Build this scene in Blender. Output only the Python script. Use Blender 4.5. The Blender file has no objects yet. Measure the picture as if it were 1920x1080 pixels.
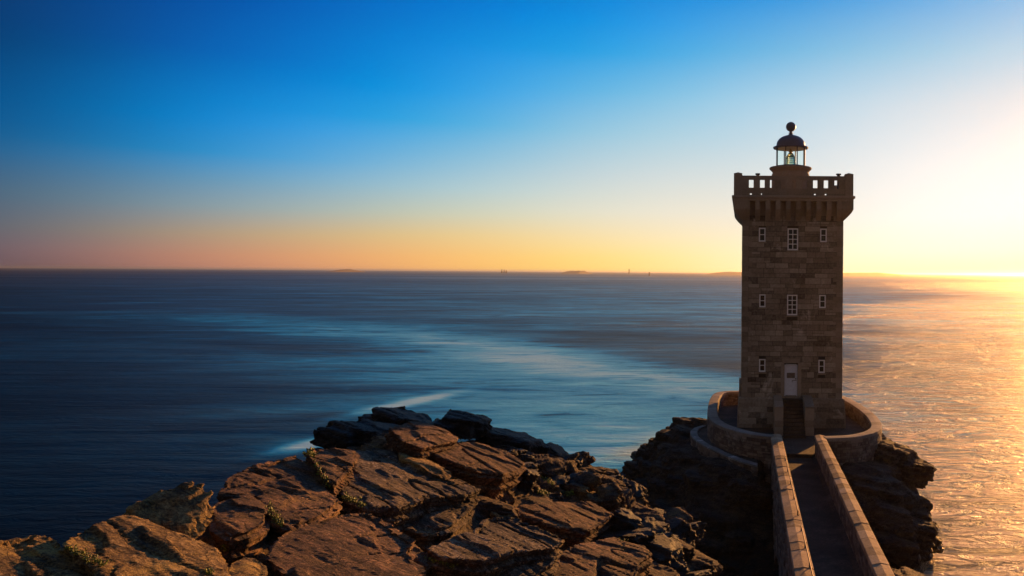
import bpy, bmesh, math, random
import numpy as np
from mathutils import Vector, Matrix
from mathutils.bvhtree import BVHTree

R = math.radians
scene = bpy.context.scene
COL = scene.collection

# ------------------------------------------------------------------ camera
EYE = Vector((0.0, 0.0, 15.0))
F = 1507.0            # focal length in pixels of the 1920 wide picture
cam_d = bpy.data.cameras.new('camera')
cam_d.sensor_width = 36.0
cam_d.lens = F / 1920 * 36
cam_d.shift_x = (960 - 1392) / 1920
cam_d.shift_y = -29 / 1920
cam_d.clip_start = 0.1
cam_d.clip_end = 90000
cam = bpy.data.objects.new('camera', cam_d)
COL.objects.link(cam)
cam.location = EYE
ROLL = 0.42
cam.rotation_euler = (Matrix.Rotation(R(90), 4, 'X') @ Matrix.Rotation(R(ROLL), 4, 'Z')).to_euler()
scene.camera = cam

scene.view_settings.view_transform = 'Standard'
scene.view_settings.look = 'None'
scene.view_settings.exposure = 0.8
scene.view_settings.gamma = 1.0

# ------------------------------------------------------------------ sun and sky
SUN_AZ, SUN_EL = 25.5, 8.0
sv = Vector((math.sin(R(SUN_AZ)) * math.cos(R(SUN_EL)), math.cos(R(SUN_AZ)) * math.cos(R(SUN_EL)), math.sin(R(SUN_EL))))
sun_d = bpy.data.lights.new('sun', 'SUN')
sun_d.energy = 5.0
sun_d.angle = R(0.6)
sun_d.color = (1.0, 0.44, 0.115)
sun = bpy.data.objects.new('sun', sun_d)
COL.objects.link(sun)
sun.location = (40, 80, 40)
sun.rotation_euler = (-sv).to_track_quat('-Z', 'Y').to_euler()


def lin(c):
    return tuple(((v / 255) / 12.92 if v / 255 <= 0.04045 else ((v / 255 + 0.055) / 1.055) ** 2.4) for v in c)


world = bpy.data.worlds.new('World')
scene.world = world
world.use_nodes = True
wt = world.node_tree
wt.nodes.clear()


class NG:
    """tiny helper for node graphs"""
    def __init__(s, tree):
        s.t = tree

    def n(s, typ, **kw):
        nd = s.t.nodes.new(typ)
        for k, v in kw.items():
            setattr(nd, k, v)
        return nd

    def link(s, a, b):
        s.t.links.new(a, b)

    def math(s, op, a, b=None, c=None, clamp=False):
        nd = s.n('ShaderNodeMath', operation=op)
        nd.use_clamp = clamp
        for i, v in enumerate((a, b, c)):
            if v is None:
                continue
            if isinstance(v, (int, float)):
                nd.inputs[i].default_value = v
            else:
                s.link(v, nd.inputs[i])
        return nd.outputs[0]

    def vmath(s, op, a, b=None, scale=None):
        nd = s.n('ShaderNodeVectorMath', operation=op)
        for i, v in enumerate((a, b)):
            if v is None:
                continue
            if isinstance(v, (tuple, list)):
                nd.inputs[i].default_value = v
            else:
                s.link(v, nd.inputs[i])
        if scale is not None:
            if isinstance(scale, (int, float)):
                nd.inputs['Scale'].default_value = scale
            else:
                s.link(scale, nd.inputs['Scale'])
        return nd.outputs['Value'] if op in ('DOT_PRODUCT', 'LENGTH', 'DISTANCE') else nd.outputs[0]

    def ramp(s, fac, stops, interp='LINEAR'):
        nd = s.n('ShaderNodeValToRGB')
        cr = nd.color_ramp
        cr.interpolation = interp
        while len(cr.elements) < len(stops):
            cr.elements.new(0.5)
        for e, (p, c) in zip(cr.elements, stops):
            e.position = p
            e.color = (*c, 1) if len(c) == 3 else c
        s.link(fac, nd.inputs[0])
        return nd.outputs[0]

    def noise(s, vec, scale, detail=4, rough=0.55, dist=0.0, typ='FBM'):
        nd = s.n('ShaderNodeTexNoise')
        nd.noise_type = typ
        nd.inputs['Scale'].default_value = scale
        nd.inputs['Detail'].default_value = detail
        nd.inputs['Roughness'].default_value = rough
        nd.inputs['Distortion'].default_value = dist
        s.link(vec, nd.inputs['Vector'])
        return nd.outputs['Fac']

    def mix(s, fac, a, b, blend='MIX'):
        nd = s.n('ShaderNodeMix', data_type='RGBA', blend_type=blend)
        for sock, v in ((nd.inputs[0], fac), (nd.inputs[6], a), (nd.inputs[7], b)):
            if isinstance(v, (int, float)):
                sock.default_value = v
            elif isinstance(v, (tuple, list)):
                sock.default_value = (*v, 1) if len(v) == 3 else v
            else:
                s.link(v, sock)
        return nd.outputs[2]

    def maprange(s, v, a, b, c=0.0, d=1.0, smooth=False):
        nd = s.n('ShaderNodeMapRange')
        nd.interpolation_type = 'SMOOTHSTEP' if smooth else 'LINEAR'
        s.link(v, nd.inputs[0])
        for i, x in enumerate((a, b, c, d)):
            nd.inputs[i + 1].default_value = x
        return nd.outputs[0]


g = NG(wt)
tc = g.n('ShaderNodeTexCoord')
sep = g.n('ShaderNodeSeparateXYZ')
g.link(tc.outputs['Generated'], sep.inputs[0])
az = g.math('ARCTAN2', sep.outputs[0], sep.outputs[1])
delta = g.math('PINGPONG', g.math('SUBTRACT', az, R(26.0)), math.pi)
el = g.math('ARCSINE', sep.outputs[2])
elt = g.math('DIVIDE', el, R(40.0), clamp=True)
STEP = R(11.5)
tcol = g.math('MINIMUM', g.math('DIVIDE', delta, STEP), 8.0)
# colour of the sky by angle away from the sun (columns) and by elevation in degrees
SKY = [
    [(0, (255, 232, 160)), (2, (255, 248, 215)), (5, (255, 253, 244)), (8, (252, 245, 238)), (12, (230, 228, 228)), (15, (200, 215, 228)), (19, (150, 192, 228)), (28, (100, 165, 220)), (40, (72, 125, 180))],
    [(0, (255, 244, 190)), (1.6, (255, 252, 228)), (4, (254, 252, 246)), (7.5, (246, 243, 240)), (11.5, (218, 224, 229)), (15, (168, 205, 226)), (19, (100, 170, 225)), (28, (80, 150, 215)), (40, (66, 118, 175))],
    [(0, (255, 246, 195)), (1.5, (255, 245, 205)), (3.5, (248, 235, 215)), (6, (228, 228, 222)), (9, (200, 217, 226)), (12, (175, 209, 228)), (15.5, (112, 182, 222)), (19, (45, 150, 220)), (28, (45, 130, 205)), (40, (52, 102, 160))],
    [(0, (255, 222, 120)), (1, (255, 226, 135)), (2.4, (250, 226, 172)), (4.2, (232, 226, 205)), (6.7, (204, 215, 215)), (9.6, (162, 203, 220)), (12.5, (104, 184, 224)), (15, (38, 164, 226)), (17, (0, 150, 228)), (19, (0, 134, 220)), (28, (0, 95, 175)), (40, (25, 75, 135))],
    [(0, (255, 186, 105)), (.9, (252, 190, 112)), (2.4, (232, 200, 138)), (3.8, (203, 204, 178)), (5.5, (170, 200, 206)), (7.7, (122, 184, 215)), (9.8, (50, 168, 222)), (11.8, (0, 156, 228)), (14.2, (0, 142, 224)), (17.5, (0, 116, 208)), (28, (0, 80, 150)), (40, (25, 70, 130))],
    [(0, (205, 138, 112)), (.8, (208, 145, 112)), (2.1, (188, 160, 128)), (3.7, (145, 164, 170)), (5.3, (106, 158, 190)), (6.9, (40, 150, 212)), (8.8, (0, 142, 220)), (10.4, (0, 130, 212)), (12.8, (0, 102, 192)), (15.9, (0, 84, 174)), (28, (5, 60, 125)), (40, (12, 45, 90))],
    [(0, (82, 74, 88)), (1.1, (92, 88, 104)), (2.2, (80, 94, 112)), (4.1, (62, 95, 122)), (6.1, (26, 90, 138)), (7.7, (0, 78, 134)), (9.9, (0, 66, 120)), (11.8, (0, 54, 102)), (13.6, (6, 52, 100)), (28, (4, 30, 65)), (40, (12, 35, 70))],
    [(0, (42, 42, 60)), (3, (42, 50, 76)), (7, (20, 48, 84)), (14, (10, 36, 70)), (40, (14, 35, 65))],
    [(0, (126, 106, 88)), (6, (124, 108, 94)), (16, (108, 100, 96)), (40, (70, 85, 104))],
]
acc = None
for i, stops in enumerate(SKY):
    colr = g.ramp(elt, [(e / 40.0, lin(c)) for e, c in stops], 'LINEAR')
    u = g.math('ABSOLUTE', g.math('SUBTRACT', tcol, float(i)))
    a1 = g.math('MAXIMUM', g.math('SUBTRACT', 1.5, u), 0.0)
    a2 = g.math('MAXIMUM', g.math('SUBTRACT', 0.5, u), 0.0)
    w = g.math('MULTIPLY', g.math('SUBTRACT', g.math('MULTIPLY', a1, a1), g.math('MULTIPLY', g.math('MULTIPLY', a2, a2), 3.0)), 0.5)
    if i == 0 or i == 8:     # edge columns stand in for their missing neighbour
        w = g.math('MULTIPLY', w, 1.0)
    term = g.vmath('SCALE', colr, scale=w)
    acc = term if acc is None else g.vmath('ADD', acc, term)
    wsum = w if i == 0 else g.math('ADD', wsum, w)
inv = g.math('DIVIDE', 1.0, g.math('MAXIMUM', wsum, 0.01))
acc = g.vmath('SCALE', acc, scale=inv)
# brighter glow round the sun itself
dsun = g.vmath('DOT_PRODUCT', tc.outputs['Generated'], tuple(sv))
glow = g.math('POWER', g.math('MAXIMUM', dsun, 0.0), 600.0)
gcol = g.vmath('SCALE', g.n('ShaderNodeRGB').outputs[0], scale=g.math('MULTIPLY', glow, 1.2))
[n for n in wt.nodes if n.bl_idname == 'ShaderNodeRGB'][0].outputs[0].default_value = (1.0, 0.55, 0.2, 1)
acc = g.vmath('ADD', acc, gcol)
nish = g.n('ShaderNodeTexSky', sky_type='NISHITA')
nish.sun_disc = False
nish.sun_elevation = R(SUN_EL)
nish.sun_rotation = R(SUN_AZ)
bg1 = g.n('ShaderNodeBackground')
bg2 = g.n('ShaderNodeBackground')
g.link(acc, bg1.inputs[0])
g.link(nish.outputs[0], bg2.inputs[0])
bg1.inputs[1].default_value = 0.59
bg2.inputs[1].default_value = 0.0006
addw = g.n('ShaderNodeAddShader')
g.link(bg1.outputs[0], addw.inputs[0])
g.link(bg2.outputs[0], addw.inputs[1])
wo = g.n('ShaderNodeOutputWorld')
g.link(addw.outputs[0], wo.inputs[0])

rng = np.random.default_rng(7)
random.seed(7)


# ------------------------------------------------------------------ helpers
def tag(o, label=None, cat=None, group=None, kind=None):
    if label:
        o['label'] = label
    if cat:
        o['category'] = cat
    if group:
        o['group'] = group
    if kind:
        o['kind'] = kind
    return o


def link_mesh(name, me, mat, parent=None):
    o = bpy.data.objects.new(name, me)
    COL.objects.link(o)
    if mat is not None:
        me.materials.clear()
        me.materials.append(mat)
    if parent is not None:
        o.parent = parent
        o.matrix_parent_inverse = parent.matrix_world.inverted() if False else Matrix.Translation(-parent.location)
    return o


def from_py(name, verts, faces, mat, parent=None, smooth=False):
    me = bpy.data.meshes.new(name)
    me.from_pydata([tuple(v) for v in verts], [], [tuple(f) for f in faces])
    me.validate()
    bm = bmesh.new(); bm.from_mesh(me)
    bmesh.ops.recalc_face_normals(bm, faces=bm.faces)
    bm.to_mesh(me); bm.free()
    if smooth:
        me.shade_smooth()
    return link_mesh(name, me, mat, parent)


def empty(name, loc):
    o = bpy.data.objects.new(name, None)
    o.empty_display_size = 0.5
    o.location = loc
    COL.objects.link(o)
    return o


class MB:
    """collects shapes for one mesh"""
    def __init__(s):
        s.v = []
        s.f = []

    def add(s, vs, fs):
        b = len(s.v)
        s.v += [tuple(v) for v in vs]
        s.f += [tuple(i + b for i in f) for f in fs]

    def box(s, x0, x1, y0, y1, z0, z1):
        s.add([(x0, y0, z0), (x1, y0, z0), (x1, y1, z0), (x0, y1, z0), (x0, y0, z1), (x1, y0, z1), (x1, y1, z1), (x0, y1, z1)],
              [(0, 3, 2, 1), (4, 5, 6, 7), (0, 1, 5, 4), (1, 2, 6, 5), (2, 3, 7, 6), (3, 0, 4, 7)])

    def bbox(s, x0, x1, y0, y1, z0, z1, b=0.015):
        """box with chamfered edges"""
        def sl(ax, n):
            return n
        vs = []
        idx = {}
        for i in (0, 1):
            for j in (0, 1):
                for k in (0, 1):
                    X = (x0, x1)[i]; Y = (y0, y1)[j]; Z = (z0, z1)[k]
                    sx = b if i == 0 else -b; sy = b if j == 0 else -b; sz = b if k == 0 else -b
                    for a, p in enumerate(((X, Y + sy, Z + sz), (X + sx, Y, Z + sz), (X + sx, Y + sy, Z))):
                        idx[(i, j, k, a)] = len(vs); vs.append(p)
        fs = []
        for i in (0, 1):
            fs.append([idx[(i, 0, 0, 0)], idx[(i, 1, 0, 0)], idx[(i, 1, 1, 0)], idx[(i, 0, 1, 0)]])
            fs.append([idx[(0, i, 0, 1)], idx[(1, i, 0, 1)], idx[(1, i, 1, 1)], idx[(0, i, 1, 1)]])
            fs.append([idx[(0, 0, i, 2)], idx[(1, 0, i, 2)], idx[(1, 1, i, 2)], idx[(0, 1, i, 2)]])
            for j in (0, 1):
                fs.append([idx[(i, j, 0, 0)], idx[(i, j, 1, 0)], idx[(i, j, 1, 1)], idx[(i, j, 0, 1)]])
                fs.append([idx[(i, 0, j, 0)], idx[(i, 1, j, 0)], idx[(i, 1, j, 2)], idx[(i, 0, j, 2)]])
                fs.append([idx[(0, i, j, 1)], idx[(1, i, j, 1)], idx[(1, i, j, 2)], idx[(0, i, j, 2)]])
                for k in (0, 1):
                    fs.append([idx[(i, j, k, 0)], idx[(i, j, k, 1)], idx[(i, j, k, 2)]])
        s.add(vs, fs)

    def lathe(s, cx, cy, prof, n=48, cap=True):
        vs = []
        fs = []
        for r, z in prof:
            for k in range(n):
                a = 2 * math.pi * k / n
                vs.append((cx + r * math.cos(a), cy + r * math.sin(a), z))
        m = len(prof)
        for i in range(m - 1):
            for k in range(n):
                k2 = (k + 1) % n
                fs.append((i * n + k, i * n + k2, (i + 1) * n + k2, (i + 1) * n + k))
        if cap:
            fs.append(tuple(range(n - 1, -1, -1)))
            fs.append(tuple((m - 1) * n + k for k in range(n)))
        s.add(vs, fs)

    def tube(s, p, q, r, n=8):
        p = Vector(p); q = Vector(q)
        d = (q - p).normalized()
        a = d.orthogonal().normalized(); b = d.cross(a)
        vs = [pt + a * (r * math.cos(2 * math.pi * k / n)) + b * (r * math.sin(2 * math.pi * k / n)) for pt in (p, q) for k in range(n)]
        fs = [(k, (k + 1) % n, n + (k + 1) % n, n + k) for k in range(n)] + [tuple(range(n - 1, -1, -1)), tuple(range(n, 2 * n))]
        s.add(vs, fs)

    def prism(s, poly, ax, a0, a1):
        """extrude a 2D outline along axis ax ('x': poly=(y,z), 'y': poly=(x,z), 'z': poly=(x,y))"""
        n = len(poly)
        def P(u, v, t):
            return {'x': (t, u, v), 'y': (u, t, v), 'z': (u, v, t)}[ax]
        vs = [P(u, v, a0) for u, v in poly] + [P(u, v, a1) for u, v in poly]
        fs = [tuple(range(n)), tuple(range(2 * n - 1, n - 1, -1))] + [(k, (k + 1) % n, n + (k + 1) % n, n + k) for k in range(n)]
        s.add(vs, fs)

    def build(s, name, mat, parent=None, smooth=False):
        return from_py(name, s.v, s.f, mat, parent, smooth)


# numpy gradient noise
_perm = rng.permutation(256)
_perm = np.concatenate([_perm, _perm, _perm])
_grad = rng.normal(size=(256, 3)); _grad /= np.linalg.norm(_grad, axis=1)[:, None]


def perlin(p):
    pi = np.floor(p).astype(int)
    pf = p - pi
    pi &= 255
    u = pf * pf * pf * (pf * (pf * 6 - 15) + 10)
    out = 0
    for dx in (0, 1):
        for dy in (0, 1):
            for dz in (0, 1):
                h = _perm[_perm[_perm[(pi[:, 0] + dx) & 255] + ((pi[:, 1] + dy) & 255)] + ((pi[:, 2] + dz) & 255)]
                gdot = (_grad[h] * (pf - (dx, dy, dz))).sum(1)
                wx = u[:, 0] if dx else 1 - u[:, 0]
                wy = u[:, 1] if dy else 1 - u[:, 1]
                wz = u[:, 2] if dz else 1 - u[:, 2]
                out = out + wx * wy * wz * gdot
    return out


def fbm(p, octs=4, gain=0.5, ridged=False):
    a = 1.0; s = 0; q = p.copy()
    for _ in range(octs):
        n = perlin(q)
        if ridged:
            n = 0.5 - np.abs(n) * 1.6
        s = s + a * n
        q = q * 2.03 + 17.3
        a *= gain
    return s


# ------------------------------------------------------------------ materials
def new_mat(name):
    m = bpy.data.materials.new(name)
    m.use_nodes = True
    t = m.node_tree
    b = t.nodes['Principled BSDF']
    return m, NG(t), b


def obj_coord(q):
    return q.n('ShaderNodeNewGeometry').outputs['Position']


def scaled(q, vec, sc):
    nd = q.n('ShaderNodeMapping')
    nd.inputs['Scale'].default_value = sc
    q.link(vec, nd.inputs['Vector'])
    return nd.outputs[0]


def bump(q, h, strength, dist, b, prev=None):
    nd = q.n('ShaderNodeBump')
    nd.inputs['Strength'].default_value = strength
    nd.inputs['Distance'].default_value = dist
    q.link(h, nd.inputs['Height'])
    if prev is not None:
        q.link(prev, nd.inputs['Normal'])
    if b is not None:
        q.link(nd.outputs[0], b.inputs['Normal'])
    return nd.outputs[0]


def stone_mat(name, dark, mid, light, patch=(0.42, 0.38, 0.34), patch_amt=0.0, scale=1.0, island=True, rough=0.85):
    m, q, b = new_mat(name)
    pos = obj_coord(q)
    geo = q.n('ShaderNodeNewGeometry')
    n1 = q.noise(pos, 0.55 * scale, 5, 0.6)
    n2 = q.noise(pos, 7 * scale, 5, 0.65)
    if island:
        v = q.math('ADD', q.math('MULTIPLY', geo.outputs['Random Per Island'], 0.55), q.math('MULTIPLY', n1, 0.55))
    else:
        v = q.math('ADD', q.math('MULTIPLY', n1, 0.9), 0.05)
    v = q.math('ADD', v, q.math('MULTIPLY', q.math('SUBTRACT', n2, 0.5), 0.75))
    c = q.ramp(v, [(0.15, dark), (0.5, mid), (0.95, light)])
    if patch_amt > 0:
        n3 = q.noise(scaled(q, pos, (1, 1, 0.7)), 0.9, 6, 0.7, 0.6)
        f = q.maprange(n3, 0.575, 0.68, 0, patch_amt)
        c = q.mix(f, c, patch)
    q.link(c, b.inputs['Base Color'])
    b.inputs['Roughness'].default_value = rough
    b.inputs['Specular IOR Level'].default_value = 0.25
    h = q.math('ADD', q.math('MULTIPLY', q.noise(pos, 9, 6, 0.7), 0.7), q.math('MULTIPLY', q.noise(pos, 35, 3, 0.7), 0.3))
    bump(q, h, 0.9, 0.05, b)
    return m


M_stone = stone_mat('tower granite', (0.08, 0.062, 0.048), (0.27, 0.212, 0.165), (0.52, 0.425, 0.335), (0.72, 0.61, 0.52), 0.8)
M_quoin = stone_mat('smooth dressed granite', (0.18, 0.14, 0.105), (0.30, 0.235, 0.18), (0.42, 0.33, 0.26), patch_amt=0.3)
M_mortar = stone_mat('mortar', (0.035, 0.028, 0.022), (0.055, 0.045, 0.036), (0.08, 0.065, 0.05), island=False)
M_rubble = stone_mat('rubble masonry', (0.07, 0.055, 0.045), (0.16, 0.12, 0.10), (0.30, 0.24, 0.20), (0.45, 0.42, 0.40), 0.5)
M_coping_sunlit = stone_mat('sunlit coping granite', (0.12, 0.075, 0.045), (0.33, 0.22, 0.135), (0.58, 0.42, 0.28), (0.6, 0.5, 0.4), 0.5, scale=1.6)  # bridge coping, orange of the low sun put into its colour
M_coping_shaded = stone_mat('grey coping', (0.15, 0.125, 0.11), (0.25, 0.215, 0.19), (0.38, 0.33, 0.30), patch_amt=0.3, scale=1.6)  # terrace coping, the tower's shade put into its colour as grey
M_deck = stone_mat('worn deck paving', (0.018, 0.015, 0.012), (0.06, 0.047, 0.038), (0.18, 0.14, 0.11), island=False, scale=1.5)
M_concrete = stone_mat('splashed concrete', (0.10, 0.10, 0.10), (0.20, 0.20, 0.20), (0.34, 0.34, 0.34), (0.62, 0.62, 0.64), 0.8, island=False, scale=2)


def plain_mat(name, colour, rough=0.5, metal=0.0, var=0.15, bs=0.15):
    m, q, b = new_mat(name)
    pos = obj_coord(q)
    n = q.noise(pos, 6, 5, 0.65)
    c = q.ramp(n, [(0.3, tuple(x * (1 - var) for x in colour)), (0.7, tuple(min(1, x * (1 + var)) for x in colour))])
    q.link(c, b.inputs['Base Color'])
    b.inputs['Roughness'].default_value = rough
    b.inputs['Metallic'].default_value = metal
    bump(q, q.noise(pos, 25, 3), bs, 0.01, b)
    return m


M_white = plain_mat('white paint', (0.90, 0.89, 0.90), 0.5, 0, 0.06)
M_door = plain_mat('pale door paint', (0.78, 0.78, 0.86), 0.5, 0, 0.08)
M_dark = plain_mat('dark painted metal', (0.045, 0.04, 0.05), 0.45, 0.3, 0.25)
M_dome = plain_mat('slate blue dome metal', (0.075, 0.085, 0.14), 0.45, 0.2, 0.2)
M_rust = plain_mat('rusty rail metal', (0.10, 0.06, 0.04), 0.6, 0.6, 0.4)
M_brass = plain_mat('brass', (0.55, 0.36, 0.12), 0.3, 0.9, 0.15)
M_glassdark = plain_mat('dark window glass', (0.02, 0.02, 0.022), 0.15, 0.0, 0.2, 0.05)
M_pale = plain_mat('lantern ceiling paint', (0.55, 0.50, 0.42), 0.6, 0, 0.1)
M_doorwin = plain_mat('door window boards', (0.16, 0.12, 0.10), 0.5, 0, 0.3)

m, q, b = new_mat('lantern glass')
b.inputs['Base Color'].default_value = (0.95, 0.995, 0.98, 1)
b.inputs['Roughness'].default_value = 0.02
b.inputs['Transmission Weight'].default_value = 1.0
b.inputs['IOR'].default_value = 1.05
M_glass = m
m, q, b = new_mat('lens glass')
b.inputs['Base Color'].default_value = (0.72, 0.86, 0.62, 1)
b.inputs['Roughness'].default_value = 0.08
b.inputs['Transmission Weight'].default_value = 0.85
b.inputs['IOR'].default_value = 1.5
M_lens = m


def rock_mat(name, dark, mid, light, lichen=(0.34, 0.22, 0.07), lichen_amt=0.6, wet=0.0):
    m, q, b = new_mat(name)
    pos = obj_coord(q)
    # bedding frame: thin across the beds
    rot = q.n('ShaderNodeMapping')
    rot.inputs['Rotation'].default_value = (R(-3), R(11), R(30))
    q.link(pos, rot.inputs['Vector'])
    bed = rot.outputs[0]
    streak = q.noise(scaled(q, bed, (0.55, 4.0, 6.0)), 1.0, 8, 0.68, 0.35)
    big = q.noise(pos, 0.45, 4, 0.6)
    fine = q.noise(scaled(q, bed, (.6, 1.3, 1.3)), 14, 6, 0.75)
    grain = q.noise(pos, 45, 4, 0.8)
    v = q.math('ADD', q.math('ADD', q.math('MULTIPLY', streak, 0.6), q.math('MULTIPLY', big, 0.4)), q.math('ADD', q.math('MULTIPLY', q.math('SUBTRACT', fine, 0.5), 0.9), q.math('MULTIPLY', q.math('SUBTRACT', grain, 0.5), 0.6)))
    c = q.ramp(v, [(0.36, dark), (0.55, mid), (0.76, light)])
    ln = q.noise(pos, 0.9, 8, 0.75, 0.3)
    lf = q.maprange(q.math('ADD', ln, q.math('MULTIPLY', q.math('SUBTRACT', grain, 0.5), 0.8)), 0.52, 0.66, 0, lichen_amt)
    c = q.mix(lf, c, lichen)
    cr = q.noise(scaled(q, bed, (0.22, 1.5, 1.6)), 1.0, 3, 0.5, 0.3)
    crack = q.maprange(q.math('ABSOLUTE', q.math('SUBTRACT', cr, 0.5)), 0.0, 0.009, 0.0, 1.0)
    cr2 = q.noise(scaled(q, bed, (1.3, 0.5, 1.6)), 1.0, 3, 0.5, 0.5)
    crack2 = q.maprange(q.math('ABSOLUTE', q.math('SUBTRACT', cr2, 0.47)), 0.0, 0.007, 0.25, 1.0)
    crack = q.math('MULTIPLY', crack, crack2)
    c = q.mix(q.math('ADD', q.math('MULTIPLY', crack, 0.7), 0.3), (0.02, 0.014, 0.01), c)
    sz = q.n('ShaderNodeSeparateXYZ'); q.link(pos, sz.inputs[0])
    tide = q.maprange(q.math('ADD', sz.outputs[2], q.math('MULTIPLY', big, 2.0)), 1.4, 2.6, 0.25, 1.0)
    c = q.mix(tide, (0.008, 0.008, 0.008), c)
    q.link(c, b.inputs['Base Color'])
    q.link(q.maprange(tide, .25, 1, .35, 0.85 - 0.45 * wet), b.inputs['Roughness'])
    b.inputs['Specular IOR Level'].default_value = 0.25
    n1 = bump(q, crack, 0.8, 0.05, None)
    n2 = bump(q, streak, 1.0, 0.08, None, n1)
    hh = q.math('ADD', q.math('MULTIPLY', fine, 0.65), q.math('MULTIPLY', grain, 0.35))
    bump(q, hh, 1.0, 0.07, b, n2)
    return m


M_rock = rock_mat('headland rock', (0.025, 0.016, 0.012), (0.08, 0.047, 0.032), (0.32, 0.19, 0.12))
M_rockred = rock_mat('reddish slab rock', (0.04, 0.021, 0.014), (0.13, 0.068, 0.04), (0.56, 0.30, 0.17), lichen_amt=0.35)
M_rockochre = rock_mat('ochre lichen rock', (0.04, 0.023, 0.014), (0.25, 0.155, 0.06), (0.74, 0.50, 0.22), (0.55, 0.36, 0.09), lichen_amt=0.85)
M_rockgrey = rock_mat('grey slab rock', (0.04, 0.03, 0.025), (0.11, 0.08, 0.06), (0.56, 0.43, 0.32), lichen_amt=0.5)
M_rockdark = rock_mat('dark sea washed rock', (0.012, 0.011, 0.012), (0.035, 0.031, 0.03), (0.09, 0.08, 0.075), lichen=(0.08, 0.07, 0.05), lichen_amt=0.3, wet=0.4)
M_isl = rock_mat('island rock', (0.016, 0.012, 0.010), (0.05, 0.036, 0.028), (0.12, 0.09, 0.07), lichen=(0.12, 0.09, 0.05), lichen_amt=0.4)

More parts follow.
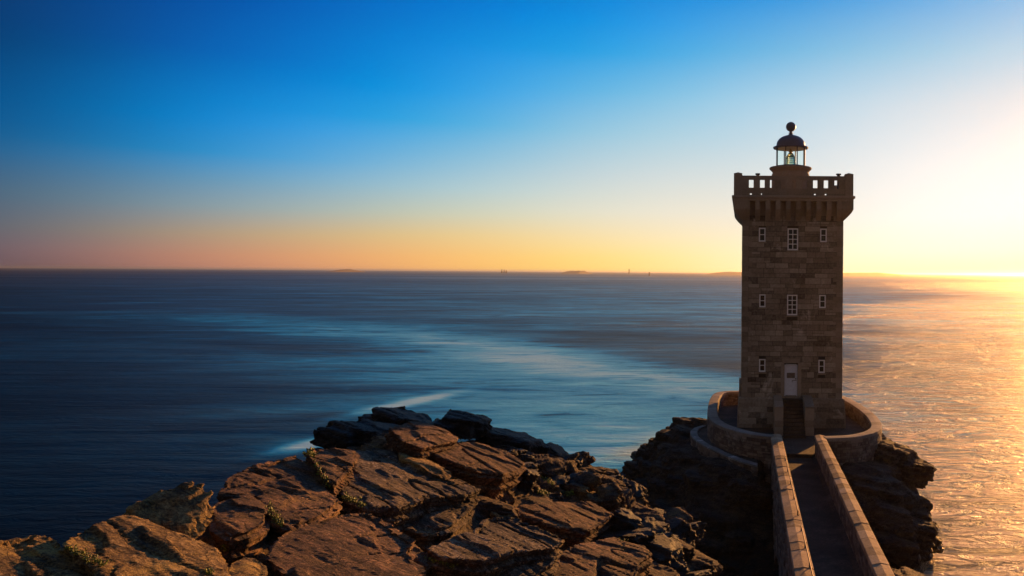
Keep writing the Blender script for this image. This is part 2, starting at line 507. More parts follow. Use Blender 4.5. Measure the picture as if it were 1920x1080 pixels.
# ------------------------------------------------------------------ sea
def sea_material():
    m, q, b = new_mat('sea water')
    pos = obj_coord(q)
    sp = q.n('ShaderNodeSeparateXYZ'); q.link(pos, sp.inputs[0])
    X, Y = sp.outputs[0], sp.outputs[1]
    # slow swell streaks
    st = q.noise(scaled(q, pos, (0.018, 0.045, 1)), 1.0, 6, 0.58, 0.8)
    st2 = q.noise(scaled(q, pos, (0.09, 0.28, 1)), 1.0, 6, 0.62, 1.2)
    st3 = q.noise(scaled(q, pos, (0.0006, 0.0035, 1)), 1.0, 5, 0.6, 0.3)
    warp = q.noise(scaled(q, pos, (0.02, 0.03, 1)), 1.0, 3, 0.5)
    foam = None
    # churned foam; the broad patches paint in the blue sky reflection: (x, y, radius along, radius across, heading, amount)
    patches = [(-150, 238, 50, 16, -22, 0.22), (-98, 200, 34, 15, -38, 0.45), (-62, 170, 28, 13, -46, 0.85), (-36, 139, 27, 9.5, -48, 1.3), (-12, 113, 19, 8.5, -48, 1.25),
               (-44, 124, 40, 18, -47, 0.35), (-20, 94, 24, 16, -42, 0.42), (-14, 77, 12, 10, -30, 0.5), (-12, 66, 7, 6, 20, 0.95), (-26, 78, 10, 8, 0, .35),
               (16, 80, 20, 30, -20, 0.30), (60, 330, 170, 150, 0, 0.40), (-37.5, 91.5, 7.5, 1.5, 74, 2.0), (-36.7, 69.8, 3.2, 1.3, 72, 1.5), (-8.6, 68, 6.5, 2.6, 68, 1.0), (0, 700, 330, 320, 0, .24), (200, 1900, 1100, 1100, 0, .22)]
    white = [ (23, 60, 13, 18, -20, 0.95), (15.5, 43, 5.5, 11, -25, 1.0), (13.5, 70, 3, 9, -10, .4),  # churned foam, mostly on the right, carrying the painted golden glare
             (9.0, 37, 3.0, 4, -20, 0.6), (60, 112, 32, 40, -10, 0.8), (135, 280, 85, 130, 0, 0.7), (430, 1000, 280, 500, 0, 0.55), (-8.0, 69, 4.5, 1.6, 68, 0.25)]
    def field(patches):
        foam = None
        for (px, py, ra, rb, hd, amt) in patches:
            c, s = math.cos(R(hd)), math.sin(R(hd))
            dx = q.math('SUBTRACT', X, float(px)); dy = q.math('SUBTRACT', Y, float(py))
            dx = q.math('ADD', dx, q.math('MULTIPLY', q.math('SUBTRACT', warp, 0.5), rb * 1.6))
            dy = q.math('ADD', dy, q.math('MULTIPLY', q.math('SUBTRACT', st, 0.5), rb * 1.6))
            a = q.math('ADD', q.math('MULTIPLY', dx, c / ra), q.math('MULTIPLY', dy, s / ra))
            bb = q.math('ADD', q.math('MULTIPLY', dx, -s / rb), q.math('MULTIPLY', dy, c / rb))
            r2 = q.math('ADD', q.math('MULTIPLY', a, a), q.math('MULTIPLY', bb, bb))
            e = q.math('MULTIPLY', q.math('EXPONENT', q.math('MULTIPLY', r2, -1.0)), amt)
            foam = e if foam is None else q.math('ADD', foam, e)
        return foam
    foam = field(patches)
    sunglow_foam = field(white)
    tex = q.math('ADD', q.math('MULTIPLY', st2, 0.9), q.math('MULTIPLY', st, 0.7))
    tex = q.maprange(tex, 0.55, 1.08, 0.12, 1.6)
    foam = q.math('SUBTRACT', 1.0, q.math('EXPONENT', q.math('MULTIPLY', q.math('MULTIPLY', foam, tex), -1.45)), clamp=True)
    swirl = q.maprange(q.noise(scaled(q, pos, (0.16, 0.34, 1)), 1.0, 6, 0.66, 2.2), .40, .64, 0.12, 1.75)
    sunglow_foam = q.math('MULTIPLY', sunglow_foam, swirl, clamp=True)
    body = q.mix(q.maprange(st, 0.35, 0.7), (0.0001, 0.0020, 0.0055), (0.0002, 0.0035, 0.0095))
    tint = q.ramp(foam, [(0, (.008, .13, .34)), (.4, (.015, .32, .62)), (.7, (.13, .60, .86)), (1, (.56, .93, 1.0))])
    colr = q.mix(q.maprange(foam, 0, .45), body, tint)
    colr = q.mix(sunglow_foam, colr, (.90, .69, .47))  # golden sun glow painted into the foam colour
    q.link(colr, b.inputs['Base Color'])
    rr = q.maprange(st3, 0.3, 0.7, 0.30, 0.44)
    rr = q.math('SUBTRACT', rr, q.math('MULTIPLY', q.math('MINIMUM', sunglow_foam, .5), .25))
    q.link(rr, b.inputs['Roughness'])
    b.inputs['IOR'].default_value = 1.33
    b.inputs['Specular IOR Level'].default_value = 0.025
    near = q.math('MULTIPLY', q.noise(scaled(q, pos, (0.35, 0.75, 1)), 1.0, 5, 0.62, 2.2), q.math('ADD', q.math('MULTIPLY', q.math('MINIMUM', sunglow_foam, .5), 4.5), .16))
    far = q.noise(scaled(q, pos, (0.012, 0.09, 1)), 1.0, 4, 0.6, 0.4)
    n1 = bump(q, far, 0.18, 3.0, None)
    bump(q, near, 0.9, 0.6, b, n1)
    return m


sea_me = bpy.data.meshes.new('sea')
ys = [-60, 0, 40, 80, 160, 320, 640, 1300, 2600, 5000, 10000, 18000, 26000]
vv = []; ff = []
for y in ys:
    wdt = 3000 + abs(y) * 1.6
    for k in range(9):
        vv.append((-wdt + 2 * wdt * k / 8, y, 0))
for j in range(len(ys) - 1):
    for k in range(8):
        ff.append((j * 9 + k, j * 9 + k + 1, (j + 1) * 9 + k + 1, (j + 1) * 9 + k))
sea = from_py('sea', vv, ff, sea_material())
tag(sea, kind='structure')

# ------------------------------------------------------------------ masonry
def path_len(path):
    d = [0]
    for a, c in zip(path[:-1], path[1:]):
        d.append(d[-1] + math.hypot(c[0] - a[0], c[1] - a[1]))
    return d


def at_s(path, d, s):
    s = min(max(s, 0), d[-1])
    for i in range(len(d) - 1):
        if s <= d[i + 1] or i == len(d) - 2:
            t = (s - d[i]) / max(d[i + 1] - d[i], 1e-9)
            a, c = path[i], path[i + 1]
            L = max(math.hypot(c[0] - a[0], c[1] - a[1]), 1e-9)
            return (a[0] + (c[0] - a[0]) * t, a[1] + (c[1] - a[1]) * t), ((c[1] - a[1]) / L, -(c[0] - a[0]) / L)


def masonry(mb, path, z0, z1, ch, lr, openings=(), proud=0.03, gap=0.012, jit=0.008, batter=0.0, smin=None, smax=None, rnd=random):
    """lay stones along a path (outward normal is to the right of the path)"""
    d = path_len(path)
    S0 = 0 if smin is None else smin
    S1 = d[-1] if smax is None else smax
    nz = max(1, round((z1 - z0) / ch))
    zb = [z0 + (z1 - z0) * i / nz for i in range(nz + 1)]
    for i in range(1, nz):
        zb[i] += rnd.uniform(-.12, .12) * ch
    for i in range(nz):
        a, c = zb[i], zb[i + 1]
        segs = [(S0, S1)]
        for (o0, o1, p0, p1) in openings:
            if c > p0 + 0.02 and a < p1 - 0.02:
                ns = []
                for (u, v) in segs:
                    if o1 <= u or o0 >= v:
                        ns.append((u, v))
                    else:
                        if o0 > u:
                            ns.append((u, o0))
                        if o1 < v:
                            ns.append((o1, v))
                segs = ns
        for (u, v) in segs:
            s = u
            while s < v - 0.02:
                L = rnd.uniform(*lr)
                if v - (s + L) < lr[0] * 0.6:
                    L = v - s
                e = s + L
                # vertical split now and then
                parts = [(a, c)] if rnd.random() > 0.08 else [(a, (a + c) / 2), ((a + c) / 2, c)]
                for (za, zc) in parts:
                    (p, n1), (p2, n2) = at_s(path, d, s + gap / 2), at_s(path, d, e - gap / 2)
                    n = ((n1[0] + n2[0]), (n1[1] + n2[1])); ln = math.hypot(*n) or 1; n = (n[0] / ln, n[1] / ln)
                    pr = proud + rnd.uniform(-jit, jit)
                    tx, ty = (p2[0] - p[0]), (p2[1] - p[1]); tl = math.hypot(tx, ty) or 1; tx /= tl; ty /= tl
                    i0 = 0.012
                    def off(z):
                        return batter * (z1 - z)
                    vs = []
                    for (pt, sg) in ((p, 1), (p2, -1)):
                        for z, sz in ((za + gap / 2, 1), (zc - gap / 2, -1)):
                            vs.append((pt[0] + n[0] * (off(z) - .01), pt[1] + n[1] * (off(z) - .01), z))
                            vs.append((pt[0] + n[0] * (off(z) + pr - .006), pt[1] + n[1] * (off(z) + pr - .006), z))
                            vs.append((pt[0] + n[0] * (off(z) + pr) + tx * sg * i0, pt[1] + n[1] * (off(z) + pr) + ty * sg * i0, z + sz * i0))
                    # order: p-bottom 0,1,2  p-top 3,4,5  p2-bottom 6,7,8  p2-top 9,10,11
                    mb.add(vs, [(2, 8, 11, 5), (0, 1, 4, 3), (6, 9, 10, 7), (0, 6, 7, 1), (3, 4, 10, 9),
                                (1, 2, 5, 4), (7, 10, 11, 8), (1, 7, 8, 2), (4, 5, 11, 10)])
                s = e


def offset_path(path, dist):
    out = []
    n = len(path)
    for i in range(n):
        a = path[max(i - 1, 0)]; c = path[min(i + 1, n - 1)]
        dx, dy = c[0] - a[0], c[1] - a[1]; L = math.hypot(dx, dy)
        out.append((path[i][0] + dy / L * dist, path[i][1] - dx / L * dist))
    return out


def catmull(pts, k=8):
    out = []
    P = [pts[0]] + list(pts) + [pts[-1]]
    for i in range(1, len(P) - 2):
        for j in range(k):
            t = j / k
            r = []
            for c in (0, 1):
                a, b_, c_, d_ = P[i - 1][c], P[i][c], P[i + 1][c], P[i + 2][c]
                r.append(0.5 * (2 * b_ + (c_ - a) * t + (2 * a - 5 * b_ + 4 * c_ - d_) * t * t + (3 * b_ - a - 3 * c_ + d_) * t ** 3))
            out.append(tuple(r))
    out.append(tuple(pts[-1]))
    return out


def ribbon(mb, po, pi_, z0, z1):
    n = len(po)
    vs = []
    for (a, c) in zip(po, pi_):
        vs += [(a[0], a[1], z0), (a[0], a[1], z1), (c[0], c[1], z1), (c[0], c[1], z0)]
    fs = []
    for i in range(n - 1):
        b0, b1 = i * 4, (i + 1) * 4
        for k in range(4):
            fs.append((b0 + k, b0 + (k + 1) % 4, b1 + (k + 1) % 4, b1 + k))
    fs += [(0, 1, 2, 3), ((n - 1) * 4 + 3, (n - 1) * 4 + 2, (n - 1) * 4 + 1, (n - 1) * 4)]
    mb.add(vs, fs)


def coping(mb, po, pi_, z, th, lr, ridge=0.0, gap=0.012, jz=0.008, over=0.04):
    """coping stones laid on a ribbon wall"""
    do = path_len(po)
    s = 0.0
    n = len(po)
    def both(s):
        s = min(max(s, 0), do[-1])
        for i in range(n - 1):
            if s <= do[i + 1] or i == n - 2:
                t = (s - do[i]) / max(do[i + 1] - do[i], 1e-9)
                a = [po[i][k] + (po[i + 1][k] - po[i][k]) * t for k in (0, 1)]
                c = [pi_[i][k] + (pi_[i + 1][k] - pi_[i][k]) * t for k in (0, 1)]
                dx, dy = a[0] - c[0], a[1] - c[1]; L = math.hypot(dx, dy) or 1
                dx /= L; dy /= L
                return (a[0] + dx * over, a[1] + dy * over), (c[0] - dx * over, c[1] - dy * over)
    while s < do[-1] - 0.05:
        L = random.uniform(*lr)
        if do[-1] - (s + L) < lr[0] * 0.5:
            L = do[-1] - s
        e = s + L
        dz = random.uniform(-jz, jz)
        sub = max(1, int(L / 0.5))
        rings = []
        for k in range(sub + 1):
            ss = s + gap / 2 + (L - gap) * k / sub
            a, c = both(ss)
            b_ = 0.02
            mid = ((a[0] + c[0]) / 2, (a[1] + c[1]) / 2)
            def lerp(p, r_, t):
                return (p[0] + (r_[0] - p[0]) * t, p[1] + (r_[1] - p[1]) * t)
            rings.append([(*a, z + dz), (*a, z + th - b_ + dz), (*lerp(a, mid, 0.08), z + th + dz), (*mid, z + th + ridge + dz),
                          (*lerp(c, mid, 0.08), z + th + dz), (*c, z + th - b_ + dz), (*c, z + dz)])
        vs = [v for r_ in rings for v in r_]
        fs = []
        for k in range(sub):
            for j in range(7):
                fs.append((k * 7 + j, k * 7 + (j + 1) % 7, (k + 1) * 7 + (j + 1) % 7, (k + 1) * 7 + j))
        fs += [tuple(range(7)), tuple(sub * 7 + j for j in range(6, -1, -1))]
        mb.add(vs, fs)
        s = e


# ------------------------------------------------------------------ lighthouse
def zpx(y, Y=53.0):
    return 15 + (511 - y) * Y / F


def xpx(x, Y=53.0):
    return (x - 1392) * Y / F


TY0, TY1 = 53.0, 59.6
TX0, TX1 = 0.0, 6.6
ZB = 4.83                      # terrace floor
tower = empty('lighthouse', (3.3, 56.3, ZB))
tag(tower, 'square granite lighthouse tower with white windows and a domed lantern on top', 'lighthouse')

z_sh0, z_sh1 = zpx(746), zpx(404)
wins = []                        # x0, x1, z0, z1, columns, rows
for (a, c, y0, y1, nc, nr) in ((1476, 1496.3, 427.3, 468.8, 2, 4), (1422.2, 1435, 426.6, 453, 1, 2), (1537.2, 1550, 427.3, 453, 1, 2),
                               (1476, 1495.8, 551.8, 590.6, 2, 4), (1423.9, 1436, 551.4, 576, 1, 2), (1536.3, 1549, 551.8, 576.8, 1, 2),
                               (1424.3, 1436.7, 672.8, 697.3, 1, 2), (1535.7, 1548, 673.5, 698.5, 1, 2)):
    wins.append((xpx(a), xpx(c), zpx(y1), zpx(y0), nc, nr))
door = (xpx(1472.9), xpx(1496.3), zpx(742.2), zpx(683.5))

# core, in front cut away behind the openings by being set back; a plain inner box carries the masonry
mb = MB()
dep = 0.34
mb.box(TX0 + .02, TX1 - .02, TY0 + dep, TY1 - .02, z_sh0 - .3, z_sh1 + .5)
# front skin with real reveals
ops = [(w[0], w[1], w[2], w[3]) for w in wins] + [(door[0] - .03, door[1] + .03, door[2] - 0.05, door[3] + 0.10)]
xs = sorted({TX0 + .02, TX1 - .02, *[o[0] for o in ops], *[o[1] for o in ops]})
zs = sorted({z_sh0 - .3, z_sh1 + .5, *[o[2] for o in ops], *[o[3] for o in ops]})
for i in range(len(xs) - 1):
    for j in range(len(zs) - 1):
        cx, cz = (xs[i] + xs[i + 1]) / 2, (zs[j] + zs[j + 1]) / 2
        if any(o[0] < cx < o[1] and o[2] < cz < o[3] for o in ops):
            continue
        mb.box(xs[i], xs[i + 1], TY0, TY0 + dep, zs[j], zs[j + 1])
mb.build('wall_core', M_mortar, tower)

QW = 0.40
front = MB()
fp = [(TX0, TY0), (TX1, TY0)]
masonry(front, fp, z_sh0 + .02, z_sh1, 0.345, (0.42, 1.05), ops, smin=QW, smax=TX1 - QW, gap=.022, jit=.016)
for pth in ([(TX1, TY0), (TX1, TY1)], [(TX1, TY1), (TX0, TY1)], [(TX0, TY1), (TX0, TY0)]):
    masonry(front, pth, z_sh0 + .02, z_sh1, 0.345, (0.45, 1.1), smin=QW, smax=6.6 - QW)
front.build('wall', M_stone, tower)
CORN = [([(TX0, TY0), (TX1, TY0)], [(TX0, TY1), (TX0, TY0)]), ([(TX1, TY0), (TX1, TY1)], [(TX0, TY0), (TX1, TY0)]),
        ([(TX1, TY1), (TX0, TY1)], [(TX1, TY0), (TX1, TY1)]), ([(TX0, TY1), (TX0, TY0)], [(TX1, TY1), (TX0, TY1)])]
for (pa_, pb_) in CORN:
    qb = MB()
    nz = 36
    for i in range(nz):
        a = z_sh0 + .02 + (z_sh1 - z_sh0 - .02) * i / nz
        c = z_sh0 + .02 + (z_sh1 - z_sh0 - .02) * (i + 1) / nz
        wq = (.62, .40)[i % 2]
        masonry(qb, pa_, a, c, 2, (9, 9), smin=0.0, smax=wq, proud=.042, jit=.003, gap=.008)
        masonry(qb, pb_, a, c, 2, (9, 9), smin=6.6 - (1.02 - wq), smax=6.6, proud=.042, jit=.003, gap=.008)
    qb.build('corner_stone', M_quoin, tower)

# plinth with a sloping weathering on top
pl = MB()
p0, p1 = 0.16, 0.30
pl_poly = [(TX0 - p0, TY0 - p0), (TX1 + p0, TY0 - p0), (TX1 + p0, TY1 + p0), (TX0 - p0, TY1 + p0)]
vs = []
for (o, z) in ((p1, ZB - .4), (p0 + .02, z_sh0 - .14), (p0, z_sh0 - .02), (-.05, z_sh0 + .06)):
    vs += [(TX0 - o, TY0 - o, z), (TX1 + o, TY0 - o, z), (TX1 + o, TY1 + o, z), (TX0 - o, TY1 + o, z)]
fs = []
for r_ in range(3):
    for k in range(4):
        fs.append((r_ * 4 + k, r_ * 4 + (k + 1) % 4, (r_ + 1) * 4 + (k + 1) % 4, (r_ + 1) * 4 + k))
fs += [(0, 3, 2, 1), (12, 13, 14, 15)]
pl.add(vs, fs)
for k in range(4):
    a, c = pl_poly[k], pl_poly[(k + 1) % 4]
    masonry(pl, [a, c], ZB - .1, z_sh0 - .15, 0.36, (0.6, 1.25), proud=.02, batter=(p1 - p0) / 2.2, gap=.008, jit=.003)
pl.build('plinth', M_stone, tower)

# windows
for (x0, x1, z0, z1, nc, nr) in wins:
    fw = 0.085
    yf, yb = TY0 + .015, TY0 + .10
    w = MB()
    w.bbox(x0 + .002, x0 + fw, yf, yb, z0 + .002, z1 - .002, .008)
    w.bbox(x1 - fw, x1 - .002, yf, yb, z0 + .002, z1 - .002, .008)
    w.bbox(x0 + fw, x1 - fw, yf + .003, yb, z0 + .002, z0 + fw * 1.15, .008)
    w.bbox(x0 + fw, x1 - fw, yf + .003, yb, z1 - fw, z1 - .002, .008)
    fr = w.build('window', M_white, tower)
    gl = MB(); gl.box(x0 + .03, x1 - .03, yb - .02, yb + .0, z0 + .03, z1 - .03)
    o = gl.build('pane', M_glassdark, fr); o.matrix_parent_inverse = Matrix()
    ba = MB()
    iw = x1 - x0 - 2 * fw; ih = z1 - z0 - 2.15 * fw
    for k in range(1, nc):
        xm = x0 + fw + iw * k / nc
        ba.box(xm - .024, xm + .024, yf + .02, yb - .022, z0 + fw, z1 - fw)
    for k in range(1, nr):
        zm = z0 + fw * 1.15 + ih * k / nr
        ba.box(x0 + fw, x1 - fw, yf + .024, yb - .0225, zm - .024, zm + .024)
    o = ba.build('glazing_bar', M_white, fr); o.matrix_parent_inverse = Matrix()
    sl = MB(); sl.bbox(x0 - .06, x1 + .06, TY0 - .09, TY0 + .014, z0 - .10, z0 - .01, .01)
    o = sl.build('window_sill', M_quoin, fr); o.matrix_parent_inverse = Matrix()

# door
x0, x1, z0, z1 = door
dz = z1 - z0
d = MB()
yd = TY0 + .14
d.box(x0 + .05, x1 - .05, yd, yd + .06, z0 + .03, z1 - .03)
for (a, c) in ((0.035, .11), (.33, .37), (.52, .56), (.90, .965)):
    d.bbox(x0 + .13, x1 - .13, yd - .02, yd + .01, z0 + dz * a, z0 + dz * c, .005)
d.bbox(x0 + .052, x0 + .14, yd - .022, yd + .01, z0 + .035, z1 - .035, .005)
d.bbox(x1 - .14, x1 - .052, yd - .022, yd + .01, z0 + .035, z1 - .035, .005)
dr = d.build('door', M_door, tower)
f_ = MB()
f_.bbox(x0 - .02, x0 + .048, yd - .06, yd + .05, z0, z1, .008)
f_.bbox(x1 - .048, x1 + .02, yd - .06, yd + .05, z0, z1, .008)
f_.bbox(x0 + .05, x1 - .05, yd - .057, yd + .05, z1 - .028, z1 + .04, .008)
o = f_.build('door_frame', M_door, dr); o.matrix_parent_inverse = Matrix()
w = MB(); w.box(x0 + .13, x1 - .13, yd - .012, yd + .004, z0 + dz * .57, z0 + dz * .74)
o = w.build('door_window', M_doorwin, dr); o.matrix_parent_inverse = Matrix()
w = MB(); w.tube((x1 - .33, yd - .07, z0 + dz * .50), (x1 - .04, yd - .07, z0 + dz * .50), .016)
w.tube((x1 - .33, yd - .07, z0 + dz * .50), (x1 - .33, yd - .07, z0 + dz * .44), .014)
w.tube((x1 - .09, yd - .09, z0 + dz * .55), (x1 - .09, yd - .0, z0 + dz * .55), .045)
o = w.build('handle', M_dark, dr); o.matrix_parent_inverse = Matrix()
w = MB()
w.bbox(x0 - .16, x1 + .16, TY0 - .052, TY0 + .05, z1 + .12, z1 + .42, .01)
w.bbox(x0 - .26, x0 - .03, TY0 - .05, TY0 + .05, z0, z1 + .115, .01)
w.bbox(x1 + .03, x1 + .26, TY0 - .05, TY0 + .05, z0, z1 + .115, .01)
o = w.build('door_surround', M_quoin, dr); o.matrix_parent_inverse = Matrix()
w = MB(); w.bbox(x0 - .2, x1 + .2, TY0 - .10, yd + .04, z0 - .12, z0 - .002, .01)
o = w.build('threshold', M_quoin, dr); o.matrix_parent_inverse = Matrix()

# corbels (machicolation) and cornice
PR = 0.66
zc0, zc1 = zpx(366, 52.35), zpx(392, 52.35)
z_cor_top = zpx(376, 52.35)
cb = MB()
def corbel_profile():
    pts = [(0.0, z_cor_top + .0), (PR - .08, z_cor_top)]
    h = z_cor_top - zpx(413)
    for k in range(0, 7):
        a = k / 6 * math.pi / 2
        pts.append(((PR - .08) * (1 - .93 * (k / 6) ** 1.35), z_cor_top - h * .42 - h * .55 * (k / 6)))
    pts.append((0.0, z_cor_top - h))
    return pts
prof = corbel_profile()
for side in range(4):
    nC = 10
    for k in range(nC):
        c0 = -.0 + 0.30 + (6.6 - 0.60) * k / (nC - 1)
        cw = 0.155
        for j, (u) in enumerate((0,)):
            vs = []
            for s_ in (-cw, cw):
                for (o_, z) in prof:
                    t = c0 + s_
                    o2 = o_ + .03
                    if side == 0: p = (TX0 + t, TY0 - o2)
                    elif side == 1: p = (TX1 + o2, TY0 + t)
                    elif side == 2: p = (TX1 - t, TY1 + o2)
                    else: p = (TX0 - o2, TY1 - t)
                    vs.append((p[0], p[1], z))
            n = len(prof)
            cb.add(vs, [tuple(range(n)), tuple(range(2 * n - 1, n - 1, -1))] + [(q_, (q_ + 1) % n, n + (q_ + 1) % n, n + q_) for q_ in range(n)])
# solid corner corbels
for (cx, cy, sx, sy) in ((TX0, TY0, -1, -1), (TX1, TY0, 1, -1), (TX1, TY1, 1, 1), (TX0, TY1, -1, 1)):
    n = len(prof)
    rings = []
    for (o_, z) in prof:
        o2 = o_ + .035
        rings.append([(cx - sx * .16, cy + sy * o2, z), (cx + sx * o2, cy + sy * o2, z), (cx + sx * o2, cy - sy * .16, z)])
    vs = [v for r_ in rings for v in r_] + [(cx - sx * .16, cy - sy * .16, r_[0][2]) for r_ in rings]
    fs = []
    for i in range(1, n - 1):
        for k in range(2):
            fs.append((i * 3 + k, i * 3 + k + 1, (i + 1) * 3 + k + 1, (i + 1) * 3 + k))
        fs.append((i * 3, (i + 1) * 3, n * 3 + i + 1, n * 3 + i))
        fs.append((i * 3 + 2, (i + 1) * 3 + 2, n * 3 + i + 1, n * 3 + i))
    fs.append((3, 4, 5, n * 3 + 1))
    cb.add(vs, fs)
cb.build('corbel', M_quoin, tower)

# back wall behind corbels + the upper band, then slab with mouldings
cn = MB()
def ring_slab(mbx, o, z0, z1, b=.015):
    mbx.bbox(TX0 - o, TX1 + o, TY0 - o, TY1 + o, z0, z1, b)
ring_slab(cn, .05, z_sh1 + .0, z_cor_top + .03)
ring_slab(cn, PR - .04, z_cor_top + .002, z_cor_top + .17)
ring_slab(cn, PR + .06, z_cor_top + .173, zc0, .03)
cn.build('cornice', M_quoin, tower)

# parapet: openings on all four sides
GZ = zc0
ztop = zpx(329, 52.45)
pa = MB()
th = 0.26
L0 = -PR + .10; L1 = 6.6 + PR - .10
LL = L1 - L0
op_w, op_z0, op_z1 = 0.30, zpx(353, 52.45), zpx(336.5, 52.45)
cs = [xpx(1340 + v / 4.91, 52.45) for v in (331, 433, 525, 627, 725, 822, 921, 1020, 1118)]
holes = {0: 1, 1: 1, 6: 1, 7: 1}
def parapet_box(side, a, c, z0, z1, y0=0.0, y1=th):
    # a, c measured along x from the left corner of the front side
    if side == 0: pa.box(a, c, TY0 + L0 + y0, TY0 + L0 + y1, z0, z1)
    elif side == 2: pa.box(a, c, TY0 + L1 - y1, TY0 + L1 - y0, z0, z1)
    elif side == 3: pa.box(L0 + y0, L0 + y1, TY0 + a, TY0 + c, z0, z1)
    else: pa.box(L1 - y1, L1 - y0, TY0 + a, TY0 + c, z0, z1)
for side in range(4):
    e0, e1 = (L0, L1) if side in (0, 2) else (L0 + th, L1 - th)
    parapet_box(side, e0, e1, op_z1, ztop)                 # rail
    edges = [e0] + [v for c in cs for v in (c - op_w / 2, c + op_w / 2)] + [e1]
    for k in range(0, len(edges), 2):
        parapet_box(side, edges[k], edges[k + 1], op_z0, op_z1)
    hz0, hz1 = GZ + .05, GZ + .15
    parapet_box(side, e0, e1, hz1, op_z0)
    hc = [cs[i] - .02 for i in holes]
    ed = [e0] + [v for c in hc for v in (c - .06, c + .06)] + [e1]
    for k in range(0, len(ed), 2):
        parapet_box(side, ed[k], ed[k + 1], hz0, hz1)
    parapet_box(side, e0, e1, GZ - .002, hz0)
    # joints as thin pilaster faces
    for c in cs:
        parapet_box(side, c - .355, c - .345, op_z0 - .02, ztop - .004, -.004, .01)
pa.build('parapet', M_quoin, tower)
pw = 0.55
for (ax, ay) in ((L0 - .04, L0 - .04), (L1 - pw + .04, L0 - .04), (L0 - .04, L1 - pw + .04), (L1 - pw + .04, L1 - pw + .04)):
    zt = zpx(324.5, 52.4)
    pp = MB()
    o2 = TY0 + ay
    pp.bbox(ax, ax + pw, o2, o2 + pw, GZ - .001, zt, .015)
    m_ = (ax + pw / 2, o2 + pw / 2)
    pp.add([(ax, o2, zt - .016), (ax + pw, o2, zt - .016), (ax + pw, o2 + pw, zt - .016), (ax, o2 + pw, zt - .016), (*m_, zt + .09)],
           [(0, 1, 4), (1, 2, 4), (2, 3, 4), (3, 0, 4)])
    pp.build('corner_post', M_quoin, tower)
# two small vents standing on the gallery
for (xx, yy, top) in ((xpx(1419.5, 57.5), 57.5, zpx(325, 57.5)), (xpx(1571, 56.5), 56.5, zpx(324.5, 56.5))):
    v_ = MB()
    v_.tube((xx, yy, GZ), (xx, yy, top - .10), .11, 12)
    v_.tube((xx, yy, top - .10), (xx, yy, top), .18, 12)
    v_.tube((xx, yy, GZ + .55), (xx + .35, yy, GZ + .95), .05, 8)
    v_.build('vent', M_dark, tower)

# lantern
CX, CY = 3.32, 56.3
SC = 56.3 / F
def zl(y): return 15 + (511 - y) * SC
ln_ = MB()
ln_.lathe(CX, CY, [(1.32, GZ), (1.32, zl(327)), (1.27, zl(326)), (1.27, zl(322)), (1.33, zl(321)), (1.36, zl(319.5)), (1.44, zl(318)), (1.48, zl(316.5)), (1.48, zl(314.5)), (1.42, zl(313.5)), (1.12, zl(312.3)), (0.2, zl(312.3))], 64)
ln_.build('lantern_base', M_quoin, tower)
lan = MB()
NP = 8
rg = 1.03
zg0, zg1 = zl(312.5), zl(276.5)
pts = [(CX + rg * math.sin(math.pi / 8 + 2 * math.pi * k / NP), CY - rg * math.cos(math.pi / 8 + 2 * math.pi * k / NP)) for k in range(NP)]
for p in pts:
    lan.tube((p[0], p[1], zg0 - .02), (p[0], p[1], zg1 + .02), .04, 8)
for k in range(NP):
    a, c = pts[k], pts[(k + 1) % NP]
    lan.tube((a[0], a[1], zg0 + .03), (c[0], c[1], zg0 + .03), .035, 6)
    lan.tube((a[0], a[1], zg1 - .02), (c[0], c[1], zg1 - .02), .035, 6)
lan.build('lantern_frame', M_dark, tower)
for k in range(NP):
    a, c = pts[k], pts[(k + 1) % NP]
    dx, dy = c[0] - a[0], c[1] - a[1]; L = math.hypot(dx, dy); dx /= L; dy /= L
    nx, ny = dy, -dx
    w = MB()
    vs = []
    for (t, z) in ((.03, zg0 + .03), (L - .03, zg0 + .03), (L - .03, zg1 - .02), (.03, zg1 - .02)):
        for o_ in (-.004, .004):
            vs.append((a[0] + dx * t + nx * o_, a[1] + dy * t + ny * o_, z))
    w.add(vs, [(0, 2, 4, 6), (1, 7, 5, 3), (0, 1, 3, 2), (2, 3, 5, 4), (4, 5, 7, 6), (6, 7, 1, 0)])
    w.build('lantern_pane', M_glass, tower)
dm = MB()
prof = [(0.0 + .9, zl(278.2)), (1.20, zl(278.4)), (1.24, zl(276.8)), (1.22, zl(275.4)), (1.06, zl(274.8)), (1.02, zl(273.6)), (1.0, zl(271.5))]
zb, hh = zl(271.5), zl(252.8) - zl(271.5)
for k in range(1, 15):
    a = k / 15 * math.pi / 2
    prof.append((1.0 * math.cos(a) ** 0.92, zb + hh * math.sin(a)))
prof.append((.12, zb + hh))
dm.lathe(CX, CY, prof, 64)
dome = dm.build('dome', M_dome, tower, smooth=False)
ci = MB(); ci.lathe(CX, CY, [(.96, zl(278.3)), (.9, zl(278.0)), (.3, zl(277.5))], 32)
ci.build('lantern_ceiling', M_pale, tower)
fi = MB()
fi.lathe(CX, CY, [(.22, zl(253.4)), (.20, zl(252)), (.12, zl(251.2)), (.10, zl(249.8)), (.17, zl(249.4)), (.17, zl(248.6)), (.10, zl(248)), (.09, zl(245.6)), (.13, zl(244.6)), (.10, zl(244))], 24)
fi.build('finial_neck', M_dome, tower)
fi = MB()
zc_, rb = zl(237.2), .345
fi.lathe(CX, CY, [(max(.02, rb * math.sin(math.pi * k / 16)), zc_ - rb * math.cos(math.pi * k / 16)) for k in range(17)], 32)
fi.build('finial_ball', M_dome, tower, smooth=True)
